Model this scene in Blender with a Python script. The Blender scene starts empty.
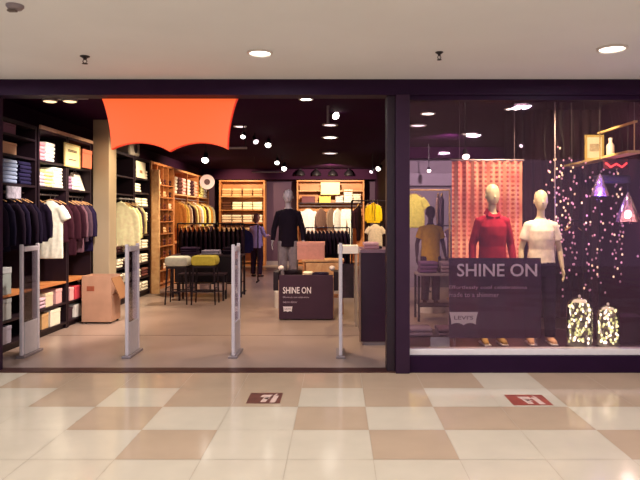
import bpy, bmesh, math, random
from mathutils import Vector, Matrix
random.seed(7)
PI = math.pi
SC = bpy.context.scene
COL = SC.collection

# ---------------------------------------------------------------- camera, world, light, exposure
FPX = 620.0                      # focal length in pixels of the 640x480 frame
CAMH = 1.7
cam = bpy.data.cameras.new('camera'); camo = bpy.data.objects.new('camera', cam); COL.objects.link(camo)
camo.location = (0, 0, CAMH); camo.rotation_euler = (PI/2, 0, 0)
cam.sensor_width = 36; cam.lens = FPX/640*36
cam.shift_x = -17/640; cam.shift_y = -23/640
cam.clip_start = 0.05
SC.camera = camo

SC.view_settings.view_transform = 'Standard'; SC.view_settings.look = 'None'
SC.view_settings.gamma = 1.0; SC.view_settings.use_curve_mapping = False
SC.view_settings.exposure = 0.2

def lin(h):
    h = h.lstrip('#'); c = [int(h[i:i+2], 16)/255 for i in (0, 2, 4)]
    return tuple((x/12.92 if x <= .04045 else ((x+.055)/1.055)**2.4) for x in c)

w = bpy.data.worlds.new('mall_daylight'); SC.world = w; w.use_nodes = True
WB = w.node_tree.nodes['Background']; WB.inputs[0].default_value = (*lin('#EADFEA'), 1); WB.inputs[1].default_value = .66

def area(name, loc, rot, size, energy, color='#FFE9CC', sy=None, spread=PI):
    l = bpy.data.lights.new(name, 'AREA'); l.energy = energy; l.color = lin(color); l.size = size; l.spread = spread
    if sy: l.shape = 'RECTANGLE'; l.size_y = sy
    o = bpy.data.objects.new(name, l); o.location = loc; o.rotation_euler = rot; COL.objects.link(o); return o
def spot(name, loc, to, energy, color='#FFE3C0', ang=70, blend=.6, rad=.05):
    l = bpy.data.lights.new(name, 'SPOT'); l.energy = energy*SHOPK; l.color = lin(color); l.spot_size = math.radians(ang); l.spot_blend = blend; l.shadow_soft_size = rad
    o = bpy.data.objects.new(name, l); o.location = loc; COL.objects.link(o)
    o.rotation_euler = (Vector(to)-Vector(loc)).to_track_quat('-Z', 'Y').to_euler(); return o
SHOPK = 1.45
# mall lamps (a row over the walkway; two in the frame, the rest added unseen to light it), shop lamps and added spots
MALL_LAMPS = [(-.70, 5.64), (2.44, 5.5), (-3.85, 5.64), (-.70, 2.6), (2.44, 2.6), (-3.85, 2.6), (-.7, -.4), (2.44, -.4), (-3.85, -.4)]
for x, y in MALL_LAMPS: area('mall_lamp_light', (x, y, 3.15), (0, 0, 0), .22, 35, '#F8F6FA')
def LL(x, y, z=3.2): return (x, y, z)
SHOP_LIGHTS = [  # location, target, energy, colour, cone
 ((-2.6, 8.2, 3.2), (-4.2, 9.0, 1.4), 290, '#FFEEE0', 75),
 ((-2.6, 10.2, 3.2), (-4.2, 10.3, 1.2), 170, '#FFE2B8', 95),
 ((-2.4, 12.4, 3.2), (-4.3, 12.3, 1.5), 270, '#FFECC8', 85),
 ((-2.4, 14.6, 3.2), (-4.3, 14.7, 1.3), 210, '#FFDDB4', 95),
 ((-2.2, 17.4, 3.2), (-4.3, 17.6, 1.6), 330, '#FFE6C0', 100),
 ((-3.3, 20.0, 3.2), (-3.3, 22.0, 1.9), 170, '#FFDFA8', 95),
 ((-.2, 19.0, 3.2), (-.2, 22.0, 1.9), 440, '#FFEAC8', 100),
 ((.9, 12.3, 3.2), (.95, 13.4, 1.7), 90, '#FFDFA8', 70),
 ((-.5, 8.6, 3.2), (-.5, 9.6, .4), 130, '#FFE2C4', 110),
 ((-2.0, 9.4, 3.2), (-2.2, 9.6, 0), 150, '#FFDDBB', 100),
 ((-1.6, 13.0, 3.2), (-1.8, 12.4, 0), 130, '#FFDDBB', 100),
 ((.3, 11.0, 3.2), (.2, 10.4, .2), 110, '#FFDFA8', 80),
 ((-.9, 16.5, 3.2), (-1.0, 16.4, 0), 160, '#F0D8E0', 110),
 ((2.3, 12.0, 3.2), (2.0, 14.8, 2.4), 260, '#F4DCE4', 90),
 ((1.55, 11.0, 3.2), (1.58, 12.5, 1.9), 130, '#FFEEC0', 50),
]
SHOP_LIGHTS += [((-1.5, 9.6, 3.2), (-.92, 11.7, 1.9), 90, '#F0E4E4', 50), ((-2.9, 8.7, 3.2), (-3.95, 10.4, 1.1), 75, '#FFF0DC', 60),  # added fill spots without fixtures, brightening the black mannequin and the column
 ((2.6, 7.2, 2.95), (3.4, 8.2, 2.4), 110, '#FFE6B0', 80)]  # added fill spot without a fixture, brightening the hanging shelf
for a, b, e, c, g in SHOP_LIGHTS: spot('shop_lamp_and_fill_light', a, b, e, c, g)
# lamps in the head of the display window
for x, tx, e, c in ((1.75, 1.83, 90, '#FFE6B8'), (2.4, 2.42, 100, '#FFEAC0'), (2.3, 2.2, 60, '#FFD9B0')):
    spot('window_lamp_light', (x, 7.0, 3.0), (tx, 7.45, 1.6), e, c, 60)
spot('backdrop_lamp_light', (2.25, 7.75, 3.1), (2.2, 8.3, 1.9), 90, '#FFD9B0', 90)

# ---------------------------------------------------------------- materials (procedural)
MATS = {}
def mat(name, hexc, rough=.6, metal=0, var=.12, scale=14, emit=None, estr=0, bump=0, spec=.4, sheen=0):
    if name in MATS: return MATS[name]
    m = bpy.data.materials.new(name); m.use_nodes = True; nt = m.node_tree; b = nt.nodes['Principled BSDF']
    c = lin(hexc)
    if var > 0:
        tc = nt.nodes.new('ShaderNodeTexCoord'); n = nt.nodes.new('ShaderNodeTexNoise'); n.inputs['Scale'].default_value = scale; n.inputs['Detail'].default_value = 4
        r = nt.nodes.new('ShaderNodeValToRGB'); r.color_ramp.elements[0].position = .3; r.color_ramp.elements[1].position = .7
        r.color_ramp.elements[0].color = (*[x*(1-var) for x in c], 1); r.color_ramp.elements[1].color = (*[min(1, x*(1+var)) for x in c], 1)
        nt.links.new(tc.outputs['Object'], n.inputs['Vector']); nt.links.new(n.outputs['Fac'], r.inputs['Fac']); nt.links.new(r.outputs['Color'], b.inputs['Base Color'])
        if bump:
            bp = nt.nodes.new('ShaderNodeBump'); bp.inputs['Strength'].default_value = bump; nt.links.new(n.outputs['Fac'], bp.inputs['Height']); nt.links.new(bp.outputs['Normal'], b.inputs['Normal'])
    else: b.inputs['Base Color'].default_value = (*c, 1)
    b.inputs['Roughness'].default_value = rough; b.inputs['Metallic'].default_value = metal; b.inputs['Specular IOR Level'].default_value = spec
    if emit: b.inputs['Emission Color'].default_value = (*lin(emit), 1); b.inputs['Emission Strength'].default_value = estr
    MATS[name] = m; return m
def wood(name, c1, c2, rough=.5, scale=3.0):
    if name in MATS: return MATS[name]
    m = bpy.data.materials.new(name); m.use_nodes = True; nt = m.node_tree; b = nt.nodes['Principled BSDF']
    tc = nt.nodes.new('ShaderNodeTexCoord'); mp = nt.nodes.new('ShaderNodeMapping'); mp.inputs['Scale'].default_value = (3.2, .8, 3.2)
    n = nt.nodes.new('ShaderNodeTexNoise'); n.inputs['Scale'].default_value = scale; n.inputs['Detail'].default_value = 6; n.inputs['Distortion'].default_value = .8
    r = nt.nodes.new('ShaderNodeValToRGB'); r.color_ramp.elements[0].position = .35; r.color_ramp.elements[1].position = .65
    r.color_ramp.elements[0].color = (*lin(c1), 1); r.color_ramp.elements[1].color = (*lin(c2), 1)
    nt.links.new(tc.outputs['Object'], mp.inputs[0]); nt.links.new(mp.outputs[0], n.inputs['Vector']); nt.links.new(n.outputs['Fac'], r.inputs[0]); nt.links.new(r.outputs[0], b.inputs['Base Color'])
    b.inputs['Roughness'].default_value = rough; MATS[name] = m; return m
def glass(name, hexc='#FFFFFF', refl=.08, alpha=0.0, diff='#FFFFFF', tint='#FFFFFF'):
    if name in MATS: return MATS[name]
    m = bpy.data.materials.new(name); m.use_nodes = True; nt = m.node_tree; out = nt.nodes['Material Output']; nt.nodes.remove(nt.nodes['Principled BSDF'])
    t = nt.nodes.new('ShaderNodeBsdfTransparent'); t.inputs[0].default_value = (*lin(hexc), 1)
    g = nt.nodes.new('ShaderNodeBsdfGlossy'); g.inputs['Roughness'].default_value = .02; g.inputs[0].default_value = (*lin(tint), 1)
    f = nt.nodes.new('ShaderNodeFresnel'); f.inputs[0].default_value = 1.45
    ml = nt.nodes.new('ShaderNodeMath'); ml.operation = 'MULTIPLY'; ml.inputs[1].default_value = refl/.034
    mx = nt.nodes.new('ShaderNodeMixShader'); nt.links.new(f.outputs[0], ml.inputs[0]); nt.links.new(ml.outputs[0], mx.inputs[0])
    nt.links.new(g.outputs[0], mx.inputs[2])
    if alpha > 0:
        d = nt.nodes.new('ShaderNodeBsdfDiffuse'); d.inputs[0].default_value = (*lin(diff), 1)
        m2 = nt.nodes.new('ShaderNodeMixShader'); m2.inputs[0].default_value = alpha
        nt.links.new(t.outputs[0], m2.inputs[1]); nt.links.new(d.outputs[0], m2.inputs[2]); nt.links.new(m2.outputs[0], mx.inputs[1])
    else: nt.links.new(t.outputs[0], mx.inputs[1])
    nt.links.new(mx.outputs[0], out.inputs[0]); MATS[name] = m; return m
def glow(name, hexc, s):
    if name in MATS: return MATS[name]
    m = bpy.data.materials.new(name); m.use_nodes = True; nt = m.node_tree; b = nt.nodes['Principled BSDF']
    b.inputs['Base Color'].default_value = (*lin(hexc), 1); b.inputs['Emission Color'].default_value = (*lin(hexc), 1); b.inputs['Emission Strength'].default_value = s
    MATS[name] = m; return m

M_ceil = mat('mall_ceiling_paint', '#E0E2E2', .85, var=.03, scale=1.2)
M_cream = mat('floor_tile_cream', '#D6C8B0', .13, var=.05, scale=2.5, spec=.5)
M_beige = mat('floor_tile_beige', '#C2A88C', .13, var=.05, scale=2.5, spec=.5)
M_grout = mat('floor_grout', '#B4A28C', .8, var=.05)
M_conc = mat('polished_concrete', '#9A857C', .3, var=.12, scale=1.1, spec=.45)
M_frame = mat('dark_purple_frame', '#230828', .55, var=.08, scale=6, spec=.15)
M_pillar = mat('plum_metal_cladding', '#311A30', .5, var=.08, scale=5, spec=.2)
M_thresh = mat('threshold_metal', '#4A2A26', .4, .3, var=.1)
M_shopceil = mat('dark_plum_ceiling', '#2A0428', .9, var=.15, scale=1, spec=.05)
M_wall = mat('dark_plum_wall', '#2C0E26', .8, var=.1, scale=1, spec=.1)
M_wallp = mat('purple_grey_wall', '#4A3048', .7, var=.07, scale=1)
M_wallg = mat('grey_wall', '#8A7C84', .7, var=.05, scale=1)
M_colm = mat('beige_plaster', '#A29079', .75, var=.06, scale=2)
M_white = mat('white_paint', '#E6DED8', .4, var=.03)
M_black = mat('black_steel', '#1D0C18', .5, .2, var=.1)
M_dwood = wood('dark_stained_wood', '#241019', '#35192A')
M_owood = wood('orange_wood', '#B26C3C', '#C88650')
M_owood2 = wood('warm_oak', '#C89060', '#DCAE7C')
M_carton = mat('brown_cardboard', '#B88E76', .8, var=.08, scale=5)
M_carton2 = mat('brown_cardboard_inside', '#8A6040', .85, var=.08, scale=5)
M_steel = mat('brushed_steel', '#D0C6CA', .4, .1, var=.05, scale=30)
M_clear = glass('clear_acrylic', '#E8E0E6', .07, .12, '#CFC5CC')
M_manq = mat('mannequin_cream', '#DCCFA4', .4, var=.03)
M_manq2 = mat('mannequin_grey', '#A79AA0', .5, var=.03)
M_lamp = glow('lamp_white', '#FFF4E6', 9)
M_lampd = glow('lamp_dim', '#F2DCE4', 2.2)
M_rim = mat('lamp_rim_white', '#D8D0C8', .4, var=0)
M_blk = mat('lamp_body_black', '#181018', .5, var=0)
M_grey = mat('light_grey_metal', '#8F8488', .4, .4, var=.05)

# ---------------------------------------------------------------- mesh helpers
class MB:
    def __init__(s): s.bm = bmesh.new()
    def box(s, x0, x1, y0, y1, z0, z1, bev=0, mi=0):
        r = bmesh.ops.create_cube(s.bm, size=1); vs = r['verts']
        for v in vs: v.co = Vector(((x0+x1)/2+v.co.x*(x1-x0), (y0+y1)/2+v.co.y*(y1-y0), (z0+z1)/2+v.co.z*(z1-z0)))
        if mi:
            for f in {f for v in vs for f in v.link_faces}: f.material_index = mi
        if bev:
            es = list({e for v in vs for e in v.link_edges}); bmesh.ops.bevel(s.bm, geom=es, offset=bev, segments=2, affect='EDGES', profile=.5)
        return s
    def ring(s, c, ax, ux, rx, ry, n):
        ax = Vector(ax).normalized(); ux = Vector(ux); ux = (ux-ax*ux.dot(ax)).normalized(); uy = ax.cross(ux)
        return [s.bm.verts.new(Vector(c)+ux*rx*math.cos(2*PI*i/n)+uy*ry*math.sin(2*PI*i/n)) for i in range(n)]
    def skin(s, rings, cap=True):
        n = len(rings[0])
        for a, b in zip(rings, rings[1:]):
            for i in range(n): s.bm.faces.new((a[i], a[(i+1) % n], b[(i+1) % n], b[i]))
        if cap: s.bm.faces.new(rings[0][::-1]); s.bm.faces.new(rings[-1])
        return s
    def tube(s, pts, rad, n=10, ux=(1, 0, 0), flat=1.0, cap=True):
        pts = [Vector(p) for p in pts]; rs = rad if hasattr(rad, '__len__') else [rad]*len(pts); R = []
        for i, p in enumerate(pts):
            d = (pts[min(i+1, len(pts)-1)]-pts[max(i-1, 0)])
            u = Vector(ux)
            if abs(d.normalized().dot(u.normalized())) > .95: u = Vector((0, 1, 0)) if abs(d.normalized().y) < .9 else Vector((0, 0, 1))
            R.append(s.ring(p, d, u, rs[i], rs[i]*flat, n))
        return s.skin(R, cap)
    def zloft(s, rows, n=20):      # rows: z, cx, cy, rx, ry
        return s.skin([[s.bm.verts.new((cx+rx*math.cos(2*PI*i/n), cy+ry*math.sin(2*PI*i/n), z)) for i in range(n)] for z, cx, cy, rx, ry in rows])
    def lathe(s, prof, c=(0, 0, 0), n=20, cap=True):
        return s.skin([[s.bm.verts.new((c[0]+r*math.cos(2*PI*i/n), c[1]+r*math.sin(2*PI*i/n), c[2]+z)) for i in range(n)] for r, z in prof], cap)
    def ball(s, c, rx, ry=None, rz=None, seg=16):
        r = bmesh.ops.create_uvsphere(s.bm, u_segments=seg, v_segments=max(6, seg//2+2), radius=1); ry = ry or rx; rz = rz or rx
        for v in r['verts']: v.co = Vector((c[0]+v.co.x*rx, c[1]+v.co.y*ry, c[2]+v.co.z*rz))
        return s
    def prism(s, poly, y0, y1):    # polygon in x,z pushed through y
        a = [s.bm.verts.new((x, y0, z)) for x, z in poly]; b = [s.bm.verts.new((x, y1, z)) for x, z in poly]
        n = len(poly); s.bm.faces.new(a); s.bm.faces.new(b[::-1])
        for i in range(n): s.bm.faces.new((a[i], b[i], b[(i+1) % n], a[(i+1) % n]))
        return s
    def mesh(s, name, smooth=False, sharp=None):
        bmesh.ops.recalc_face_normals(s.bm, faces=s.bm.faces[:])
        me = bpy.data.meshes.new(name); s.bm.to_mesh(me); s.bm.free()
        if smooth:
            for p in me.polygons: p.use_smooth = True
            me.set_sharp_from_angle(angle=math.radians(40))
        return me
    def build(s, name, m, parent=None, loc=(0, 0, 0), rz=0, smooth=False):
        return link(name, s.mesh(name, smooth), m, parent, loc, rz)
def link(name, me, m, parent=None, loc=(0, 0, 0), rz=0):
    o = bpy.data.objects.new(name, me); COL.objects.link(o); o.location = loc; o.rotation_euler = (0, 0, rz)
    ms = m if isinstance(m, (list, tuple)) else [m]
    for i, x in enumerate(ms):
        if len(me.materials) <= i: me.materials.append(x)
        o.material_slots[i].link = 'OBJECT'; o.material_slots[i].material = x
    if parent: o.parent = parent
    return o
USED = {}
def tag(o, label, cat, group=None, kind=None):
    nw = len(label.split())
    if not 4 <= nw <= 16: print('LABEL LENGTH', nw, label)
    if label in USED and not (group and USED[label] == group): print('LABEL TWICE', label)
    USED[label] = group
    o['label'] = label; o['category'] = cat
    if group: o['group'] = group
    if kind: o['kind'] = kind
    return o
def thing(name, label, cat, loc=(0, 0, 0), rz=0, group=None):
    o = bpy.data.objects.new(name, None); o.empty_display_size = .1; COL.objects.link(o); o.location = loc; o.rotation_euler = (0, 0, rz)
    return tag(o, label, cat, group)
def struct(name, mb, m, **k):
    o = mb.build(name, m, **k); o['kind'] = 'structure'; return o
def dup(root, loc, rz, label, group=None):
    r = root.copy(); COL.objects.link(r); r.location = loc; r.rotation_euler = (0, 0, rz)
    if 'group' in r and not group: del r['group']
    for ch in list(root.children):
        c = ch.copy(); COL.objects.link(c); c.parent = r
        for g in list(ch.children):
            d = g.copy(); COL.objects.link(d); d.parent = c
    return tag(r, label, r['category'], group)
def P(px, py, Y): return Vector(((px-337)*Y/FPX, Y, CAMH-(py-217)*Y/FPX))
def PXw(px, Y): return (px-337)*Y/FPX
def Zp(py, Y): return CAMH-(py-217)*Y/FPX
def baked(mb, name, voxel, smooth=2, ripple=0):      # union of overlapping closed shapes into one smooth skin
    me = mb.mesh(name); o = bpy.data.objects.new('tmp', me); COL.objects.link(o)
    r = o.modifiers.new('r', 'REMESH'); r.mode = 'VOXEL'; r.voxel_size = voxel; r.use_smooth_shade = True
    if smooth: q = o.modifiers.new('s', 'SMOOTH'); q.iterations = smooth; q.factor = .5
    dg = bpy.context.evaluated_depsgraph_get(); out = bpy.data.meshes.new_from_object(o.evaluated_get(dg)); out.name = name
    bpy.data.objects.remove(o); bpy.data.meshes.remove(me)
    if ripple:
        for v in out.vertices:
            x, y, z = v.co; k = ripple*(math.sin(x*46+z*5)+.6*math.sin(x*83-z*9+1.3))*(.35+min(1, abs(z))*.5)
            v.co.y += k
    for p in out.polygons: p.use_smooth = True
    return out
def text_mesh(txt, size, ext=.002, bold=0.0, align='LEFT', name='lettering', xs=1.0):
    c = bpy.data.curves.new(name, 'FONT'); c.body = txt; c.size = size; c.extrude = ext; c.offset = bold; c.align_x = align; c.resolution_u = 3
    o = bpy.data.objects.new('tmp', c); COL.objects.link(o)
    dg = bpy.context.evaluated_depsgraph_get(); me = bpy.data.meshes.new_from_object(o.evaluated_get(dg)); me.name = name
    bpy.data.objects.remove(o); bpy.data.curves.remove(c)
    me.transform(Matrix.Scale(xs, 4, (1, 0, 0))); me.transform(Matrix.Rotation(PI/2, 4, 'X'))       # stands upright, reads from -Y
    return me
def text_fit(txt, width, height, ext=.002, bold=0.0, name='lettering'):
    me = text_mesh(txt, 1, ext, bold, name=name)
    xs = [v.co.x for v in me.vertices]; zs = [v.co.z for v in me.vertices]
    sx = width/(max(xs)-min(xs)); sz = height/(max(zs)-min(zs))
    for v in me.vertices: v.co.x = (v.co.x-min(xs))*sx; v.co.z = (v.co.z-min(zs))*sz
    return me
ORD = ['first', 'second', 'third', 'fourth', 'fifth', 'sixth', 'seventh', 'eighth', 'ninth', 'tenth', 'eleventh', 'twelfth', 'thirteenth', 'fourteenth', 'fifteenth', 'sixteenth']
def batwing(x0, x1, z0, z1, n=10):   # wide top, sides curving inwards, two shallow arches below
    W = x1-x0; H = z1-z0; ins = .075*W; pts = []
    for i in range(n+1): t = i/n; pts.append((x0+ins*math.sin(t*PI/2)**.8*1.0, z1-H*.96*t))
    cx = (x0+x1)/2; a = x0+ins; b = x1-ins
    for i in range(1, n+1): t = i/n; pts.append((a+(cx-a)*t, z0+H*.04-H*.04*t*t+H*.13*math.sin(PI*t)**.8))
    for i in range(1, n+1): t = i/n; pts.append((cx+(b-cx)*t, z0+H*.04*(1-(1-t)**2)+H*.13*math.sin(PI*t)**.8))
    for i in range(n-1, -1, -1): t = i/n; pts.append((x1-ins*math.sin(t*PI/2)**.8, z1-H*.96*t))
    return pts

# ---------------------------------------------------------------- the setting
Y0 = 6.85
bm = bmesh.new(); T = .605; XO = -.35; YO = 6.765
dark = {(-3, 2), (0, 2), (2, 2), (3, 2), (-2, 3), (1, 3), (4, 3), (-4, 1), (-2, 1), (-1, 1), (1, 1), (4, 1)}
rnd = random.Random(3)
for i in range(-16, 18):
    for j in range(0, 24):
        x = XO+i*T; y = YO-(j+1)*T; g = .002
        d = (j == 0 and i not in (-6, 3)) or ((i, j) in dark) or (j > 4 and rnd.random() < .3) or (j in (1, 2, 3) and (i < -5 or i > 4) and rnd.random() < .4)
        vs = [bm.verts.new(p) for p in ((x+g, y+g, 0), (x+T-g, y+g, 0), (x+T-g, y+T-g, 0), (x+g, y+T-g, 0))]
        f = bm.faces.new(vs); f.material_index = 1 if d else 0
x0, x1, y0, y1 = XO-16*T, XO+18*T, YO-24*T, YO
vs = [bm.verts.new(p) for p in ((x0, y0, -.002), (x1, y0, -.002), (x1, y1, -.002), (x0, y1, -.002))]; f = bm.faces.new(vs); f.material_index = 2
me = bpy.data.meshes.new('floor'); bm.to_mesh(me); bm.free()
o = link('floor', me, [M_cream, M_beige, M_grout]); o['kind'] = 'structure'
struct('floor_shop', MB().box(-4.7, 4.0, 6.95, 22.1, -.06, 0), M_conc)
struct('trim_1', MB().box(-4.7, 4.0, 8.9, 8.915, -.01, .001), M_thresh)                       # joint across the shop floor
struct('trim_2', MB().box(-4.7, 4.0, 6.765, 6.95, -.05, .012), M_thresh)                      # threshold
struct('ceiling', MB().box(-9, 9, -2.5, 6.75, 3.2, 3.3), M_ceil)
struct('ceiling_shop', MB().box(-4.7, 4.0, 6.97, 22.1, 3.35, 3.45), M_shopceil)
struct('trim_3', MB().box(-9, 9, 6.75, 6.97, 3.03, 3.5), M_frame)                             # header beam
struct('wall_left', MB().box(-4.8, -4.66, 6.97, 22.1, 0, 3.45), M_wall)
struct('wall_right', MB().box(3.95, 4.1, 6.97, 15.1, 0, 3.45), M_wall)
struct('wall_back', MB().box(-4.66, 1.35, 22.0, 22.15, 0, 3.45), M_wallp)
struct('wall_partition', MB().box(1.35, 1.45, 15.0, 22.0, 0, 3.45), M_wall)
struct('wall_back_right', MB().box(1.45, 3.95, 15.0, 15.15, 0, 3.45), M_wallg)
struct('trim_4', MB().box(1.36, 3.95, 14.6, 15.0, 3.08, 3.35), M_shopceil)
struct('trim_5', MB().box(1.36, 3.95, 14.85, 15.0, 2.45, 2.75, .01), mat('grey_ledge', '#968892', .6, var=.05))
struct('trim_6', MB().box(-4.66, 1.35, 21.4, 22.0, 3.0, 3.35), M_wall)
struct('baseboard_back', MB().box(-2.5, -1.45, 21.97, 22.0, 0, .14), M_wallg)
struct('wall_front_left', MB().box(-9, -4.0, 6.77, 6.97, 0, 3.03), M_ceil)
struct('wall_front_right', MB().box(4.0, 9, 6.77, 6.97, 0, 3.03), M_ceil)
struct('trim_7', MB().box(-4.0, -3.715, 6.77, 6.9, 0, 3.03, .01), M_pillar)                   # dark jamb at the far left
struct('trim_8', MB().box(.64, .79, 6.72, 6.97, 0, 3.03, .008), M_pillar)                     # post between the opening and the window
struct('trim_9', MB().box(.545, .64, 6.80, 7.0, 0, 3.03, .006), mat('plum_metal_return', '#220E1E', .4, var=.08))
struct('trim_10', MB().box(3.85, 4.0, 6.72, 6.97, 0, 3.03, .008), M_pillar)
struct('trim_11', MB().box(.79, 3.85, 6.76, 6.92, 0, .185, .006), M_frame)                    # sill under the window
struct('trim_12', MB().box(.79, 3.85, 6.79, 6.93, .187, .25, .004), mat('white_sill_metal', '#E4DCDC', .3, var=.03))
struct('trim_13', MB().box(.79, 3.85, 6.78, 6.92, 2.98, 3.03), M_frame)
struct('floor_window_platform', MB().box(.79, 3.93, 6.935, 8.35, 0, .19), M_dwood)
w1 = struct('window_1', MB().box(.79, 3.85, 6.84, 6.852, .25, 2.98), glass('shop_window_glass', '#F4EEF2', .05, tint='#E6C0DE'))
struct('wall_column', MB().box(-4.135, -3.86, 10.5, 10.85, 0, 3.35, .008), M_colm)

# ---------------------------------------------------------------- mall ceiling fittings
def downlight(label, loc, r=.12, group=None, lens=M_lamp, cat='ceiling light', name='downlight'):
    t = thing(name, label, cat, loc, 0, group)
    MB().lathe([(r*.8, -.001), (r, -.001), (r*1.02, -.012), (r*.86, -.02), (r*.8, -.012)], n=28, cap=False).build('rim', M_rim, t, smooth=True)
    MB().lathe([(r*.82, -.006), (r*.6, -.014), (.01, -.018)], n=24).build('lens', lens, t, smooth=True); return t
downlight('round ceiling downlight near the middle of the pale mall ceiling', (-.70, 5.64, 3.2), .115)
downlight('bright round ceiling downlight at the right edge of the mall ceiling', (2.44, 5.5, 3.2), .13)
for i, (x, y) in enumerate(MALL_LAMPS[2:]): downlight('round downlight added to the mall ceiling outside the shop view', (x, y, 3.2), .12, 'added mall ceiling downlights out of view')
def sprinkler(label, loc, s=1):
    t = thing('sprinkler', label, 'sprinkler', loc)
    MB().lathe([(.045*s, 0), (.045*s, -.006), (.018*s, -.02), (.014*s, -.035)], n=16).build('base', M_blk, t, smooth=True)
    MB().tube([(.014*s, 0, -.035), (.02*s, 0, -.05), (.006*s, 0, -.065)], .004*s, 6).tube([(-.014*s, 0, -.035), (-.02*s, 0, -.05), (-.006*s, 0, -.065)], .004*s, 6).build('yoke', M_blk, t)
    MB().lathe([(.026*s, -.068), (.028*s, -.072), (.004*s, -.076)], n=12).build('deflector', M_blk, t)
sprinkler('dark sprinkler head above the left part of the shop front', (-2.35, 5.78, 3.2))
sprinkler('dark sprinkler head above the shop window post', (.93, 5.64, 3.2), .8)
t = thing('smoke_detector', 'small grey smoke detector at the top left corner of the ceiling', 'detector', (-2.28, 4.39, 3.2))
MB().lathe([(.06, 0), (.06, -.012), (.045, -.03), (.02, -.034)], n=20).build('base', M_grey, t, smooth=True)
MB().box(-.05, .01, -.02, .02, -.046, -.034, .004).build('sensor_cap', mat('detector_dark', '#6A5E58', .5, var=0), t)

# floor stickers
def sticker(label, c, w, d, m, sk):
    t = thing('floor_sticker', label, 'sticker', (c.x, c.y, .0005))
    b = MB(); b.bm.faces.new([b.bm.verts.new(p) for p in ((-w/2, -d/2, .001), (w/2, -d/2, .001), (w/2, d/2, .001), (-w/2, d/2, .001))]); b.build('backing', m, t)
    q = MB()
    for (a, bb, cc, dd) in ((-.10, .06, -.38, .05), (-.16, .14, .08, .30), (.18, .34, -.42, .22), (-.04, .10, -.12, .02), (.24, .30, .22, .40)):
        q.bm.faces.new([q.bm.verts.new(p) for p in ((a*w, cc*d, .0016), (bb*w, cc*d, .0016), (bb*w+sk, dd*d, .0016), (a*w+sk, dd*d, .0016))])
    q.build('print_mark', mat('sticker_print', '#D8B8A8', .5, var=.1), t)
sticker('brown rectangular floor sticker with worn white print in front of the opening', P(265, 398.5, 5.82)*1, .31, .34, mat('sticker_brown', '#6E4338', .4, var=.25, scale=9), .02)
sticker('red rectangular floor sticker with faded print in front of the shop window', P(528, 400, 5.76)*1, .36, .33, mat('sticker_red', '#9C4A3C', .4, var=.25, scale=9), -.02)

# ---------------------------------------------------------------- orange hanging sign
t = thing('hanging_sign', 'orange batwing shaped light box sign hanging at the entrance', 'sign', P(170, 97, 7.02))
sx = 7.02/FPX
pts = [((x-170)*sx, -(y-97)*sx) for x, y in ()]
bw = batwing(-67.5*sx, 68*sx, -54.5*sx, 0)
def gradglow(name):
    m = bpy.data.materials.new(name); m.use_nodes = True; b = m.node_tree.nodes['Principled BSDF']
    b.inputs['Base Color'].default_value = (*lin('#803018'), 1); b.inputs['Roughness'].default_value = .5
    b.inputs['Emission Color'].default_value = (*lin('#F8642F'), 1); b.inputs['Emission Strength'].default_value = .92; return m
MB().prism(bw, -.045, .045).build('face', gradglow('orange_lightbox'), t)
MB().prism([(x*1.008, z*1.008) for x, z in bw], -.036, .036).build('red_edge', glow('red_edge_glow', '#F0381E', .45), t)
for x in (-.45, .45): MB().tube([(x, 0, 0), (x, 0, .03)], .008, 8).build('hanging_rod', M_blk, t)

# ---------------------------------------------------------------- security gates
def gate(label, X):
    t = thing('security_gate', label, 'security gate', (X, 7.45, 0)); L = .44; H = 1.37
    MB().box(-.055, .055, -.02, L+.02, 0, .03, .006).build('base_plate', M_grey, t)
    MB().box(-.021, .021, 0, .042, .03, H, .010).build('post', M_steel, t)
    MB().box(-.021, .021, L-.042, L, .03, H, .012).build('post', M_steel, t)
    MB().box(-.026, .026, .056, L-.056, H-.09, H-.03, .01).build('top_bar', M_steel, t)
    MB().box(-.02, .02, .056, L-.056, .03, .42, .006).build('lower_panel', mat('gate_panel_grey', '#B5ADB0', .35, var=.05), t)
    MB().box(-.006, .006, .056, L-.056, .421, H-.091).build('clear_panel', glass('gate_clear', '#F0EAEE', .03), t)
gate('grey security gate standing furthest left, by the black clothes shelves', -3.80)
gate('grey security gate in front of the cardboard bin, second from the left', -2.53)
gate('grey security gate seen nearly edge on, left of the dark poster bin', -1.25)
gate('slim security gate standing beside the dark poster bin and counter', .045)

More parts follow.
